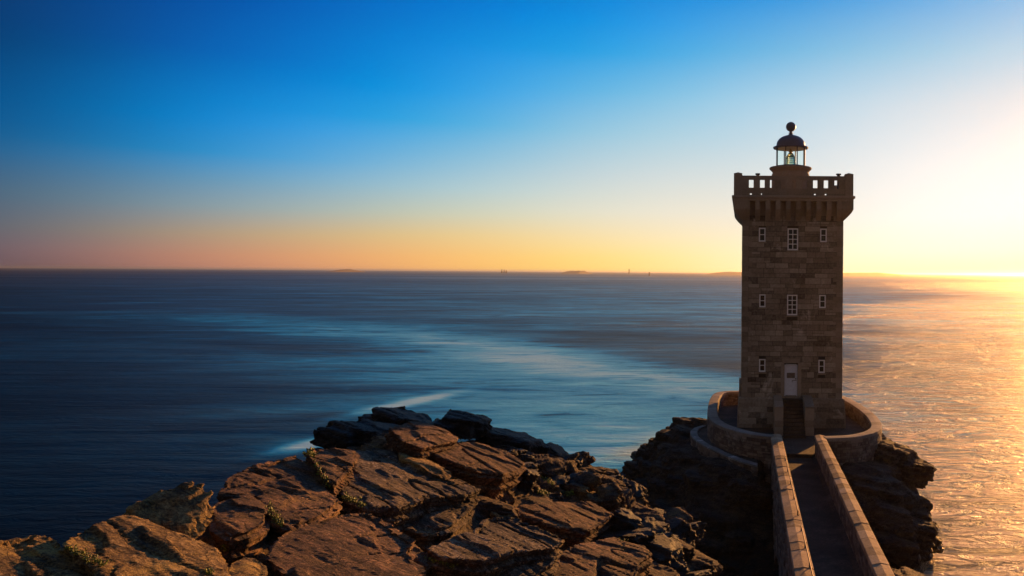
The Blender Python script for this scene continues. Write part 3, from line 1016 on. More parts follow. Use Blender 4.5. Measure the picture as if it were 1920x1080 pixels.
# optic
le = MB()
pr_ = []
zo0, zo1 = zl(309), zl(288.5)
for k in range(13):
    t = k / 12
    r0 = .335 if t < .7 else .335 - (t - .7) / .3 * .16
    pr_.append((r0 + (.028 if k % 2 else 0), zo0 + (zo1 - zo0) * t))
le.lathe(CX, CY, pr_, 20)
le.build('lens', M_lens, tower)
le = MB()
le.lathe(CX, CY, [(.30, zg0 - .02), (.30, zo0 - .01)], 16)
for k in range(4):
    a = math.pi / 4 + k * math.pi / 2
    le.tube((CX + .37 * math.cos(a), CY + .37 * math.sin(a), zo0 - .05), (CX + .36 * math.cos(a), CY + .36 * math.sin(a), zo0 + .52), .022, 6)
    le.tube((CX + .36 * math.cos(a), CY + .36 * math.sin(a), zo0 + .52), (CX + .16 * math.cos(a), CY + .16 * math.sin(a), zo1 + .03), .022, 6)
le.lathe(CX, CY, [(.16, zo1 + .01), (.18, zo1 + .05), (.08, zo1 + .1), (.15, zo1 + .18), (.15, zo1 + .25), (.05, zo1 + .32), (.03, zg1 + .02)], 16)
le.build('lens_mount', M_brass, tower)
# box on the left flank of the tower
bx = MB(); bx.bbox(-.165, -.045, 53.5, 54.5, zpx(748), zpx(713), .02)
bx.build('side_box', M_quoin, tower)

# ------------------------------------------------------------------ entrance stairs
st = empty('entrance_stairs', (3.3, 50.5, ZB)); tag(st, 'dark stone steps between two cheek walls leading up to the white door', 'stairs')
SX0, SX1 = 2.62, 3.98
sm = MB()
nst = 11
zs0, zs1 = 4.62, door[2] - .12
ya, yb = 49.1, 52.55
for k in range(nst):
    y = ya + (yb - ya) * k / nst
    z = zs0 + (zs1 - zs0) * (k + 1) / nst
    sm.bbox(SX0 + .003, SX1 - .003, y, 52.9, z - (zs1 - zs0) / nst + .001, z, .012)
sm.build('step', M_deck, st)
for (a, c) in ((2.09, 2.62), (3.98, 4.55)):
    ck = MB()
    ck.prism([(50.25, 4.4), (52.82, 4.4), (52.82, door[2] + .02), (51.9, door[2] - .0), (50.35, door[2] - .28), (50.25, door[2] - .36)], 'x', a + .02, c - .02)
    masonry(ck, [(a, 50.24), (c, 50.24)], 4.6, door[2] - .34, .36, (2, 2), proud=.02, jit=.003)
    masonry(ck, [(a + .01, 52.8), (a + .01, 50.26)], 4.6, door[2] - .36, .36, (.5, 1.0), proud=.02, jit=.003)
    masonry(ck, [(c - .01, 50.26), (c - .01, 52.8)], 4.6, door[2] - .36, .36, (.5, 1.0), proud=.02, jit=.003)
    # coping slabs
    ck.prism([(50.2, door[2] - .33), (50.33, door[2] - .27), (51.2, door[2] - .12), (51.2, door[2] - .03), (50.3, door[2] - .19), (50.2, door[2] - .25)], 'x', a - .01, c + .01)
    ck.prism([(51.21, door[2] - .12), (51.9, door[2] + .001), (52.8, door[2] + .021), (52.8, door[2] + .11), (51.9, door[2] + .09), (51.21, door[2] - .03)], 'x', a - .01, c + .01)
    ck.build('cheek_wall', M_quoin, st)

# ------------------------------------------------------------------ terrace wall
TW = [(1.66, 44.9), (.6, 45.5), (-.45, 46.7), (-1.45, 48.5), (-2.05, 51), (-2.25, 55), (-2.2, 59), (-1.9, 61.2), (-.9, 62.2), (1, 62.4), (5, 62.4), (6.8, 61.6),
      (7.6, 59.9), (8.2, 57), (8.6, 53), (8.6, 50.2), (8.35, 48), (7.6, 46.2), (6.3, 45.0), (4.70, 44.6)]
tw_in = catmull(TW, 6)
# path runs clockwise seen from above: outward is on the left, so reverse for laying
tw_o = tw_in[::-1]
WT = 0.56
tw_i = offset_path(tw_o, -WT)
tw = empty('terrace_wall', (3.2, 45, ZB)); tag(tw, 'curved rubble stone wall with pale coping around the lighthouse terrace', 'wall')
def fix_dir(p):   # outward normal must point away from the tower
    (a, n) = at_s(p, path_len(p), path_len(p)[-1] / 2)
    return (a[0] - 3.3) * n[0] + (a[1] - 54) * n[1] > 0
if not fix_dir(tw_o):
    tw_o = tw_in; tw_i = offset_path(tw_o, -WT)
mb = MB()
ribbon(mb, tw_o, tw_i, 2.2, 5.66)
mb.build('wall_core', M_mortar, tw)
mb = MB()
masonry(mb, tw_o, 2.4, 5.66, 0.17, (0.16, 0.5), proud=.035, jit=.022, gap=.022)
masonry(mb, tw_i[::-1], 4.7, 5.66, 0.19, (0.18, 0.5), proud=.03, jit=.012, gap=.02)
mb.build('masonry', M_rubble, tw)
mb = MB()
coping(mb, tw_o, tw_i, 5.662, .18, (0.8, 1.3), ridge=0.015, jz=.006)
mb.build('coping', M_coping_shaded, tw)
# terrace floor
fl = MB()
n = len(tw_i)
fl.add([(p[0], p[1], ZB) for p in offset_path(tw_o, -WT + .15)] + [(p[0], p[1], ZB - .6) for p in offset_path(tw_o, -WT + .15)],
       [tuple(range(n)), tuple(range(2 * n - 1, n - 1, -1))] + [(k, (k + 1) % n, n + (k + 1) % n, n + k) for k in range(n)])
o = fl.build('terrace', M_deck); tag(o, kind='structure')

# concrete ledge outside the wall on the left
lp = catmull([(.9, 43.3), (-.2, 44.6), (-1.3, 46.6), (-2.3, 48.6), (-3.1, 51), (-3.25, 53.2), (-2.6, 54.5)], 6)
wp = catmull([(.9, 45.3), (0.3, 46.2), (-.7, 47.9), (-1.4, 49.4), (-1.9, 51.2), (-2.0, 53.0), (-2.0, 54.3)], 6)
led = empty('concrete_ledge', (-2, 49, 4)); tag(led, 'curved concrete ledge with white splashed rim outside the left of the terrace wall', 'ledge')
mb = MB(); ribbon(mb, lp, wp, 2.5, 4.5); mb.build('ledge_body', M_deck, led)
mb = MB(); masonry(mb, lp[::-1], 2.6, 4.48, .2, (.2, .5), proud=.04, jit=.025, gap=.02); masonry(mb, lp, 2.6, 4.48, .2, (.2, .5), proud=.04, jit=.025, gap=.02); mb.build('masonry', M_rubble, led)
mb = MB(); coping(mb, lp, [(a[0] * .72 + c[0] * .28, a[1] * .72 + c[1] * .28) for a, c in zip(lp, wp)], 4.502, .10, (.7, 1.4), jz=.02, over=.05); mb.build('rim', M_concrete, led)

# ------------------------------------------------------------------ footbridge
br = empty('footbridge', (3.2, 34, 0)); tag(br, 'long stone footbridge with high parapets leading to the lighthouse', 'bridge')
BX0, BX1, BI0, BI1 = 1.69, 4.68, 2.25, 4.18
DZ = 4.62
arch = [(39.6 - 3.9 + 3.9 * math.cos(a), 2.1 * math.sin(a) - .0) for a in np.linspace(math.pi, 0, 17)]
arch = [(y, z) for y, z in arch]
outl = [(12.0, 5.2 - .6), (12.0, -1.0), (31.8, -1.0), (31.8, 0.0)] + arch[1:-1] + [(39.6, 0.0), (39.6, -1.0), (44.6, -1.0), (49.3, 2.0), (49.3, 4.55)]
mb = MB()
mb.prism([(y, min(z, 4.55)) for y, z in outl[:1]] + outl[1:], 'x', BX0 + .02, BX1 - .02)
mb.build('body', M_mortar, br)
dk = MB(); dk.box(BI0 - .02, BI1 + .02, 12, 49.35, 4.56, DZ)
for (xa, xb, sg) in ((BI1 - .22, BI1 + .01, 1), (BI0 - .01, BI0 + .2, -1)):   # sloping gutter kerbs
    if sg == 1:
        dk.prism([(xa, DZ - .01), (xb, DZ - .01), (xb, DZ + .16)], 'y', 12, 49.0)
    else:
        dk.prism([(xa, DZ - .01), (xb, DZ - .01), (xa, DZ + .12)], 'y', 12, 49.0)
dk.build('deck', M_deck, br)
def arch_ops(path_start, sign):
    ops_ = []
    for k in range(12):
        y0_, y1_ = 31.8 + 7.8 * k / 12, 31.8 + 7.8 * (k + 1) / 12
        ym = (y0_ + y1_) / 2
        zz = 2.1 * math.sqrt(max(0, 1 - ((ym - 35.7) / 3.9) ** 2))
        a, c = (path_start - y1_, path_start - y0_) if sign < 0 else (y0_ - path_start, y1_ - path_start)
        ops_.append((a, c, -2, zz))
    return ops_
def parapet(x_out, x_in, far, name, outer_left):
    mb = MB()
    xa, xb = min(x_out, x_in), max(x_out, x_in)
    mb.box(xa + .02, xb - .02, 12, far, 4.552, 5.64)
    mb.build('parapet_core', M_mortar, br)
    mb = MB()
    if outer_left:
        masonry(mb, [(xa, far), (xa, 18.0)], -.6, 5.64, .19, (.18, .55), arch_ops(far, -1), proud=.03, jit=.022, gap=.024)
        masonry(mb, [(xb, 18.0), (xb, far)], DZ, 5.64, .2, (.2, .6), proud=.02, jit=.015, gap=.02)
    else:
        masonry(mb, [(xb, 18.0), (xb, far)], -.6, 5.64, .19, (.18, .55), arch_ops(18.0, 1), proud=.03, jit=.02, gap=.024)
        masonry(mb, [(xa, far), (xa, 18.0)], DZ, 5.64, .2, (.2, .6), proud=.02, jit=.015, gap=.02)
    masonry(mb, [(xa, 0 + far), (xb, 0 + far)][::-1] if False else [(xb, far), (xa, far)], 4.6, 5.64, .2, (.25, .5), proud=.02)
    mb.build('masonry', M_rubble, br)
    mb = MB()
    coping(mb, [(xa, far + .05), (xa, 12)], [(xb, far + .05), (xb, 12)], 5.642, .17, (0.62, .95), ridge=.05, jz=.014, over=.035, gap=.02)
    mb.build('coping', M_coping_sunlit, br)
parapet(BX0, BI0, 45.6, 'left', True)
parapet(BX1, BI1, 45.4, 'right', False)

# handrails lying above the left parapet
for i, (ya_, yb_) in enumerate(((39.3, 30.4), (28.6, 21.5))):
    hr = empty('handrail', (2.16, (ya_ + yb_) / 2, 5.83))
    mb = MB(); mb.tube((2.16, ya_, 6.0), (2.16, yb_, 6.0), .022, 8); mb.build('rail', M_rust, hr)
    yy = ya_
    while yy >= yb_ - .01:
        mb = MB(); mb.tube((2.16, yy, 5.80), (2.16, yy, 6.0), .022, 8); mb.tube((2.16, yy, 5.86), (2.30, yy, 5.70), .02, 6)
        mb.build('bracket', M_rust, hr)
        yy -= (ya_ - yb_) / 4
    tag(hr, ['thin rusty handrail on the left bridge parapet, the farther one near the lighthouse',
             'thin rusty handrail on the left bridge parapet, the nearer one at the bottom edge'][i], 'handrail', 'handrails on the left parapet')

#ROCKS-BEGIN
# ------------------------------------------------------------------ rocks
def U(px, py, Z):
    u = (px - 1392) / F; v = -(py - 511) / F
    c, s = math.cos(R(ROLL)), math.sin(R(ROLL))
    return Vector(((u * c - v * s) * Z, Z, 15 + (v * c + u * s) * Z))


def remesh_np(vs, fs, voxel):
    me = bpy.data.meshes.new('tmp')
    me.from_pydata([tuple(v) for v in vs], [], [tuple(f) for f in fs])
    bm = bmesh.new(); bm.from_mesh(me)
    bmesh.ops.recalc_face_normals(bm, faces=bm.faces)
    bm.to_mesh(me); bm.free()
    o = bpy.data.objects.new('tmp', me)
    COL.objects.link(o)
    md = o.modifiers.new('r', 'REMESH'); md.mode = 'VOXEL'; md.voxel_size = voxel
    dg = bpy.context.evaluated_depsgraph_get(); dg.update()
    m2 = bpy.data.meshes.new_from_object(o.evaluated_get(dg))
    bpy.data.objects.remove(o); bpy.data.meshes.remove(me)
    return m2


def get_vn(me):
    n = len(me.vertices)
    V = np.empty(n * 3); me.vertices.foreach_get('co', V)
    N = np.empty(n * 3); me.vertex_normals.foreach_get('vector', N)
    return V.reshape(-1, 3), N.reshape(-1, 3)


BN = Vector((0.20, 0.06, 1)).normalized()           # pole of the bedding
bx_ = Vector((0.86, -0.5, 0)); bx_ = (bx_ - BN * bx_.dot(BN)).normalized()
by_ = BN.cross(bx_)
RB = np.array([list(bx_), list(by_), list(BN)]).T     # world -> bed coordinates: p @ RB


def rock_displace(me, amp=1.0, seed=0.0, crack=0.09, ledge=0.3, fine=1.0):
    V, N = get_vn(me)
    P = V + seed
    B = P @ RB
    side = np.clip(1 - np.abs(N @ np.array(BN)) * 1.05, 0, 1)
    topm = 1 - side
    d = amp * 0.06 * fbm(P * 0.6, 2, .5)
    d += fine * (0.006 + .010 * side) * fbm(P * 5.0, 4, .6) + fine * 0.008 * fbm(B * (1.2, 7.0, 9.0), 3, .6, ridged=True)
    h = B[:, 2] / ledge + 0.7 * perlin(P * 0.45)
    f = h - np.floor(h)
    h2 = B[:, 2] / (ledge * .31) + 0.9 * perlin(P * 0.8 + 4)
    f2 = h2 - np.floor(h2)
    d += amp * side * (0.17 * (f - 0.5) + 0.07 * (f2 - .5))
    # flaked upper surfaces: thin layers that end in long broken edges along the strike
    for (fs_, st_, am) in (((.16, .6, .4), .30, .055), ((.4, 1.9, .8), .28, .012)):
        n_ = fbm(B * fs_ + 11.3, 4, .55)
        k_ = n_ / st_
        fr = k_ - np.floor(k_)
        d += amp * topm * am * (np.floor(k_) + np.clip((fr - .9) / .1, 0, 1))
    wob = fbm(P * .8 + 3, 2)[:, None] * np.array([.25, .12, .1])
    for sc, o_, w, k in (((.16, 1.0, .4), 3.1, .016, 1.0), ((.30, 2.2, .8), 9.7, .014, .45), ((.75, .22, .3), 21.3, .013, .7)):
        c = perlin(B * sc + wob + o_)
        gate = np.clip(perlin(P * .3 + o_) * 5 + .6, 0, 1)
        d -= crack * k * gate * np.exp(-(c / w) ** 2)
    V2 = V + N * d[:, None]
    me.vertices.foreach_set('co', V2.ravel())
    me.update()
    return me


def rbf_fit(pts, vals, sm=0.02):
    pts = np.array(pts, float); vals = np.array(vals, float)
    n = len(pts)
    r = np.linalg.norm(pts[:, None] - pts[None], axis=2)
    A = np.zeros((n + 3, n + 3)); A[:n, :n] = r + np.eye(n) * -sm
    A[:n, n] = 1; A[:n, n + 1:] = pts; A[n, :n] = 1; A[n + 1:, :n] = pts.T
    w = np.linalg.solve(A, np.concatenate([vals, [0, 0, 0]]))
    def f(x, y):
        q_ = np.stack([x.ravel(), y.ravel()], 1)
        rr = np.linalg.norm(q_[:, None] - pts[None], axis=2)
        return (rr @ w[:n] + w[n] + q_ @ w[n + 1:]).reshape(x.shape)
    return f


def height_solid(X, Y, Zt, zb):
    ny, nx = X.shape
    vs = np.concatenate([np.stack([X, Y, Zt], 2).reshape(-1, 3), np.stack([X, Y, np.full_like(Zt, zb)], 2).reshape(-1, 3)])
    M = nx * ny
    fs = []
    for j in range(ny - 1):
        for i in range(nx - 1):
            a = j * nx + i
            fs.append((a, a + 1, a + nx + 1, a + nx))
            fs.append((M + a, M + a + nx, M + a + nx + 1, M + a + 1))
    for i in range(nx - 1):
        fs.append((i, M + i, M + i + 1, i + 1))
        a = (ny - 1) * nx + i
        fs.append((a, a + 1, M + a + 1, M + a))
    for j in range(ny - 1):
        a = j * nx
        fs.append((a, a + nx, M + a + nx, M + a))
        a = j * nx + nx - 1
        fs.append((a, M + a, M + a + nx, a + nx))
    return vs.tolist(), fs


def bed_block(vs, fs, c, size, rs, jit=0.12):
    """an irregular block lying in the bedding"""
    yaw = rs.uniform(-.3, .3)
    ax = bx_ * math.cos(yaw) + by_ * math.sin(yaw)
    ay = BN.cross(ax)
    az_ = (BN + Vector(rs.normal(0, .06, 3))).normalized()
    b = len(vs)
    k = int(rs.integers(5, 8))
    ang = np.sort(rs.uniform(0, 2 * math.pi, k) * .25 + np.arange(k) / k * 2 * math.pi)
    for lv, sc in ((-1, 1.05), (0.75, 1.0), (1, .9)):
        for a in ang:
            rr = sc * (1 + rs.uniform(-jit, jit))
            p = Vector(c) + ax * (math.cos(a) * size[0] * rr) + ay * (math.sin(a) * size[1] * rr) + az_ * (lv * size[2])
            vs.append(tuple(p))
    for l in range(2):
        for i in range(k):
            fs.append((b + l * k + i, b + l * k + (i + 1) % k, b + (l + 1) * k + (i + 1) % k, b + (l + 1) * k + i))
    fs.append(tuple(b + i for i in range(k - 1, -1, -1)))
    fs.append(tuple(b + 2 * k + i for i in range(k)))


# --- slabs of the headland: outline on the upper surface, anchor distance, tilt, thickness
# (outline px, anchor index or px, Z at anchor, (slope x, slope y), thickness, material, label)
SL = [
    ('S1', [(728, 800), (768, 793), (800, 796), (832, 806), (862, 820), (855, 829), (822, 834), (792, 840), (758, 828)], (795, 815), 20.8, (.26, .05), .55, 'red',
     'small bright orange slab at the top of the headland in front of the dark boulders'),
    ('S2', [(792, 842), (830, 835), (872, 828), (910, 835), (950, 846), (986, 868), (974, 880), (944, 892), (900, 886), (858, 872), (822, 858)], (890, 860), 20.6, (.26, .03), .75, 'red',
     'large pointed orange brown slab right of the ridge crest'),
    ('S3', [(747, 846), (766, 842), (792, 856), (838, 880), (880, 902), (862, 906), (820, 890), (780, 872), (752, 858)], (800, 868), 19.2, (.24, .06), .3, 'ochre',
     'narrow sunlit strip of rock between the two big slabs near the ridge crest'),
    ('S4', [(632, 852), (690, 842), (738, 838), (750, 862), (800, 880), (850, 895), (899, 912), (870, 924), (800, 930), (745, 948), (690, 952), (652, 935), (632, 905)], (745, 900), 17.6, (.19, .03), .95, 'grey',
     'great tilted grey slab in the middle of the headland with a dark undercut front'),
    ('S4b', [(690, 958), (745, 955), (810, 938), (888, 922), (880, 948), (848, 985), (800, 1000), (745, 985)], (790, 960), 17.0, (.13, -.10), .9, 'grey',
     'dark layered block beneath the front edge of the great grey slab'),
    ('S5', [(412, 925), (440, 892), (478, 870), (556, 848), (590, 872), (606, 905), (640, 935), (600, 965), (540, 985), (490, 960), (478, 930)], (540, 910), 15.6, (.12, .03), .9, 'red',
     'broad smooth reddish slab forming the left shoulder of the headland'),
    ('S6', [(572, 846), (610, 838), (668, 846), (660, 872), (640, 892), (628, 905), (606, 892), (588, 864)], (620, 866), 17.2, (.13, .02), .6, 'red',
     'small cracked red slab on the skyline between the smooth slab and the great grey slab'),
    ('S7', [(520, 1000), (575, 978), (640, 962), (690, 958), (735, 980), (778, 1010), (760, 1032), (790, 1058), (800, 1100), (600, 1100), (540, 1075), (500, 1040)], (650, 1010), 13.0, (.13, .04), 1.1, 'red',
     'wide rounded slab with an ochre crest at the bottom centre of the headland'),
    ('S8', [(800, 1028), (830, 1012), (880, 1000), (915, 968), (960, 966), (1005, 985), (1060, 1008), (1040, 1024), (975, 1030), (905, 1050), (865, 1048), (820, 1042)], (930, 1008), 16.2, (.19, .02), .8, 'grey',
     'lower grey slab with a ragged lit end, right of the bottom centre'),
    ('S8b', [(862, 1056), (905, 1055), (980, 1036), (1046, 1024), (1040, 1050), (1010, 1075), (1000, 1100), (880, 1100)], (950, 1065), 15.6, (.13, -.12), .8, 'grey',
     'dark layered block beneath the lower grey slab'),
    ('S9', [(948, 952), (995, 945), (1050, 938), (1108, 940), (1148, 962), (1128, 976), (1100, 996), (1050, 988), (1000, 976), (965, 965)], (1050, 962), 20.5, (.22, .02), .6, 'red',
     'flat reddish slab with a pointed right end above the rubble'),
    ('S10', [(920, 958), (938, 954), (985, 980), (1035, 1006), (1010, 1010), (965, 992), (935, 975)], (965, 980), 18.2, (.24, .06), .3, 'ochre',
     'narrow sunlit strip of rock behind the lower grey slab'),
    ('S11', [(1048, 1040), (1085, 1018), (1150, 1008), (1210, 1022), (1222, 1040), (1195, 1060), (1190, 1100), (1030, 1100)], (1120, 1045), 17.6, (.16, .02), .7, 'red',
     'low reddish slab at the bottom edge left of the dark channel'),
    ('L1', [(248, 935), (275, 914), (310, 912), (338, 905), (368, 912), (388, 928), (396, 955), (390, 990), (360, 1005), (320, 1000), (280, 975), (255, 955)], (330, 950), 12.6, (.08, .04), 1.1, 'ochre',
     'knobbly boulder split by upright cracks on the left ridge'),
    ('L2', [(120, 1010), (170, 985), (230, 962), (258, 965), (300, 985), (360, 1000), (395, 1020), (420, 1050), (440, 1100), (220, 1100), (160, 1050)], (290, 1030), 10.6, (.15, .08), 1.0, 'ochre',
     'large sunlit golden mound of rock at the bottom left'),
    ('L3', [(-40, 1018), (20, 1006), (62, 1000), (84, 1000), (112, 1020), (160, 1050), (215, 1100), (-40, 1100)], (60, 1050), 10.0, (.14, .09), .9, 'ochre',
     'low golden rock in the bottom left corner'),
    ('L4', [(400, 940), (432, 930), (468, 926), (496, 945), (500, 975), (470, 992), (430, 1002), (402, 985)], (448, 962), 13.4, (.09, .02), .6, 'red',
     'blocky brown rock between the cracked boulder and the smooth slab'),
    ('L5', [(430, 1052), (455, 1038), (480, 1040), (500, 1058), (492, 1100), (425, 1100)], (462, 1065), 11.3, (.10, .1), .6, 'ochre',
     'small rounded golden rock at the bottom edge beside the golden mound'),
]
MATS = {'red': M_rockred, 'grey': M_rockgrey, 'ochre': M_rockochre, 'dark': M_rockdark, 'rock': M_rock}


def plane_hit(px, py, P0, sx, sy):
    """ray of the picture point onto the plane z = P0.z - sx (x - P0.x) - sy (y - P0.y)"""
    d = U(px, py, 1.0) - EYE
    den = d.z + sx * d.x + sy * d.y
    t = (P0.z - 15 + sx * P0.x + sy * P0.y) / den
    return EYE + d * t


slab_geo = []
key_xy, key_z = [], []
for (nm, outl_, anc, Z, (sx, sy), th_, mt, lab) in SL:
    P0 = U(anc[0], anc[1], Z)
    top = [plane_hit(px, py, P0, sx, sy) for px, py in outl_]
    nrm = Vector((sx, sy, 1)).normalized()
    slab_geo.append((nm, top, nrm, th_, mt, lab))
    for p in top + [P0]:
        key_xy.append((p.x, p.y)); key_z.append(p.z - min(th_ * .75, .55))
# more of the headland surface between and behind the slabs
for (px, py, Z, dz_) in ((1100, 900, 25.5, 0), (1040, 870, 26, 0), (1180, 960, 24.5, 0), (1010, 905, 22.5, 0), (1250, 1005, 23.5, 0), (1300, 1040, 23, 0), (1180, 1000, 21.5, 0), (1080, 918, 23, 0),
                    (1260, 1060, 20.5, 0), (1300, 1110, 20, 0), (955, 822, 26.5, -.2), (860, 800, 25.5, -.7), (750, 800, 24.5, -.8), (660, 815, 22.8, -.9),
                    (460, 1010, 12.0, -.3), (500, 1030, 11.8, -.3), (430, 1100, 9.5, -.2), (150, 1100, 8.3, -.2), (0, 1100, 8.3, -.2), (700, 1160, 9.5, -.2), (1000, 1160, 12.5, -.2), (1200, 1160, 15.5, -.2),
                    (-60, 1030, 10.5, -.3)):
    p = U(px, py, Z)
    key_xy.append((p.x, p.y)); key_z.append(p.z + dz_)
key_xy += [(0, 0), (-8, 0), (4, 4), (-15, 3), (3, 12)]
key_z += [13.2, 12.6, 11.2, 12.0, 9.6]
hf = rbf_fit(key_xy, key_z, .6)
# coastline of the headland top, seaward of which the ground falls away
edge = [U(-200, 1020, 11), U(60, 1004, 11.3), U(180, 972, 12.2), U(250, 925, 13.5), U(340, 906, 14.0), U(420, 905, 15.4), U(478, 868, 16.6), U(560, 842, 18.4), U(622, 830, 22), U(640, 795, 24), U(700, 785, 26.2), U(760, 775, 27.5), U(850, 778, 28.5),
        U(925, 800, 28.5), U(1000, 835, 28.5), U(1060, 862, 28), U(1140, 905, 27.5), U(1185, 945, 26.5), U(1235, 985, 25.5), U(1268, 1015, 24.8), U(1290, 1050, 23.5), U(1300, 1100, 21.5)]
edge = [(p.x, p.y) for p in edge] + [(-.6, 17), (1.0, 12), (6, 8), (9, -8), (-40, -8), (-40, 6)]
EP = np.array(edge)


def edge_dist(x, y):
    """distance outside the coastline polygon (0 inside)"""
    P = np.stack([x.ravel(), y.ravel()], 1)
    dm_ = np.full(len(P), 1e9); ins = np.zeros(len(P), bool)
    for i in range(len(EP)):
        a, b_ = EP[i], EP[(i + 1) % len(EP)]
        ab = b_ - a
        t = np.clip(((P - a) @ ab) / (ab @ ab), 0, 1)
        dm_ = np.minimum(dm_, np.linalg.norm(P - (a + t[:, None] * ab), axis=1))
        cond = ((a[1] > P[:, 1]) != (b_[1] > P[:, 1]))
        with np.errstate(divide='ignore', invalid='ignore'):
            xi = (b_[0] - a[0]) * (P[:, 1] - a[1]) / (b_[1] - a[1]) + a[0]
        ins ^= cond & (P[:, 0] < xi)
    return np.where(ins, 0, dm_).reshape(x.shape)


X, Y = np.meshgrid(np.arange(-20, 6, .22), np.arange(-4, 36, .22))
H = hf(X, Y)
ed = edge_dist(X, Y)
PP = np.stack([X.ravel(), Y.ravel(), np.zeros(X.size)], 1)
nz_ = fbm(PP * .35, 4).reshape(X.shape)
H = np.clip(H, -2, 13.4) - 0.10 + nz_ * .25
H = H - ed * (1.9 + nz_ * 1.2) - np.minimum(ed, 1.0) * .6
H = np.maximum(H, -1.5)
hv, hfs = height_solid(X, Y, H, -2.0)
rs = np.random.default_rng(11)
BB = []


def h_at(x, y):
    i = int(round((x + 20) / .22)); j = int(round((y + 4) / .22))
    if 0 <= i < X.shape[1] and 0 <= j < X.shape[0]:
        return H[j, i]
    return -2


cnt = 0
while cnt < 620:
    x, y = rs.uniform(-17, 2), rs.uniform(7, 31)
    z = h_at(x, y)
    if z < .2:
        continue
    px_ = 1392 + x / y * F
    if px_ < -150 or px_ > 1420:
        continue
    s = rs.uniform(.25, .95) * (0.6 if y < 13 else 1.0)
    bed_block(hv, hfs, (x, y, z - s * .15), (s * rs.uniform(1.1, 2.1), s * rs.uniform(.4, .8), s * rs.uniform(.16, .34)), rs)
    cnt += 1
me = remesh_np(hv, hfs, .085)
rock_displace(me, .8, 3.0, crack=.07)
me.shade_smooth() if False else None
head = link_mesh('headland', me, M_rock)
tag(head, kind='structure')

all_rock_trees = []
for (nm, top, nrm, th_, mt, lab) in slab_geo:
    n = len(top)
    c = sum(top, Vector()) / n
    vs, fs = [], []
    # rounded upper arris, ragged underside drawn in
    lv = [(0.99, .0), (1.0, -.03), (1.01, -th_ * .5), (.93, -th_)]
    rsl = np.random.default_rng(abs(hash_ := sum(ord(ch) * (i + 3) for i, ch in enumerate(nm))))
    jitv = rsl.uniform(-.03, .03, n)
    for (sc, dz_) in lv:
        for k, p in enumerate(top):
            q_ = c + (p - c) * (sc + jitv[k] * (0 if dz_ > -.1 else 1)) + nrm * dz_
            vs.append(tuple(q_))
    vs.append(tuple(c + nrm * .03)); vs.append(tuple(c - nrm * th_))
    for l in range(3):
        for k in range(n):
            fs.append((l * n + k, l * n + (k + 1) % n, (l + 1) * n + (k + 1) % n, (l + 1) * n + k))
    for k in range(n):
        fs.append((k, (k + 1) % n, 4 * n))
        fs.append((3 * n + k, 3 * n + (k + 1) % n, 4 * n + 1))
    if nm == 'L1':
        vs, fs = [], []
        for (lx, ly, lr_) in ((262, 948, .19), (284, 934, .22), (308, 930, .20), (331, 921, .24), (354, 924, .22), (375, 936, .2), (388, 960, .16)):
            a_ = U(lx, ly + 4, 12.7 - abs(lx - 330) * .004); b_ = U(330 + (lx - 330) * .55, 1012, 11.9)
            mid_ = (a_ + b_) * .5 + Vector((0, 0, .10))
            rings_ = []
            for (pp_, rr_) in ((a_ + Vector((0, .06, .07)), lr_ * .8), (a_, lr_), (mid_, lr_ * 1.02), (b_, lr_ * .8)):
                base_ = len(vs)
                for k in range(7):
                    an = 2 * math.pi * k / 7 + lx
                    vs.append(tuple(pp_ + Vector((math.cos(an) * rr_ * .62, math.sin(an) * rr_ * 1.6, math.sin(an) * rr_ * .3))))
                rings_.append(base_)
            for r0, r1 in zip(rings_[:-1], rings_[1:]):
                for k in range(7):
                    fs.append((r0 + k, r0 + (k + 1) % 7, r1 + (k + 1) % 7, r1 + k))
            fs.append(tuple(rings_[0] + k for k in range(6, -1, -1))); fs.append(tuple(rings_[-1] + k for k in range(7)))
    me = remesh_np(vs, fs, .042)
    rock_displace(me, .8 if nm != 'L1' else .5, 7.0 + len(nm), crack=.09, ledge=.26 if nm != 'L1' else 1.1, fine=1.0)
    o = link_mesh('rock_slab' if nm[0] == 'S' else 'rock', me, MATS[mt])
    tag(o, lab, 'rock', 'rocks of the headland')


def big_boulder(name, c, size, n, seed, mat, label, group, voxel=.09, amp=1.0, tilt=None):
    rs_ = np.random.default_rng(seed)
    vs, fs = [], []
    for k in range(n):
        f = 0.0 if k == 0 else 1.0
        cc = (c[0] + f * rs_.uniform(-.55, .55) * size[0], c[1] + f * rs_.uniform(-.5, .5) * size[1], c[2] + f * rs_.uniform(-.5, .35) * size[2])
        sc = rs_.uniform(.45, .75) if k else .85
        bed_block(vs, fs, cc, (size[0] * sc, size[1] * sc, size[2] * sc * .8), rs_, .25)
    me = remesh_np(vs, fs, voxel)
    rock_displace(me, amp, seed * 1.7, crack=.08, ledge=.3)
    o = link_mesh(name, me, mat)
    tag(o, label, 'rock', group)
    return o


GD = 'dark boulders at the tip of the headland'
for (px, py, Z, rx, ry, rz, seed, lab) in (
        (684, 815, 23.0, 1.25, .95, .50, 1, 'dark rounded boulder at the left of the headland tip'),
        (752, 793, 25.5, 1.35, 1.1, .60, 2, 'dark craggy boulder at the very top of the headland tip'),
        (872, 793, 26.5, 1.05, .95, .50, 3, 'dark boulder with a pointed right end at the headland tip'),
        (950, 825, 27.0, 1.15, .95, .45, 4, 'dark low boulder stepping down right of the headland tip')):
    p = U(px, py, Z)
    big_boulder('boulder', (p.x, p.y, p.z - .05), (rx, ry, rz), 7, seed, M_rockdark, lab, GD, .07, .7)

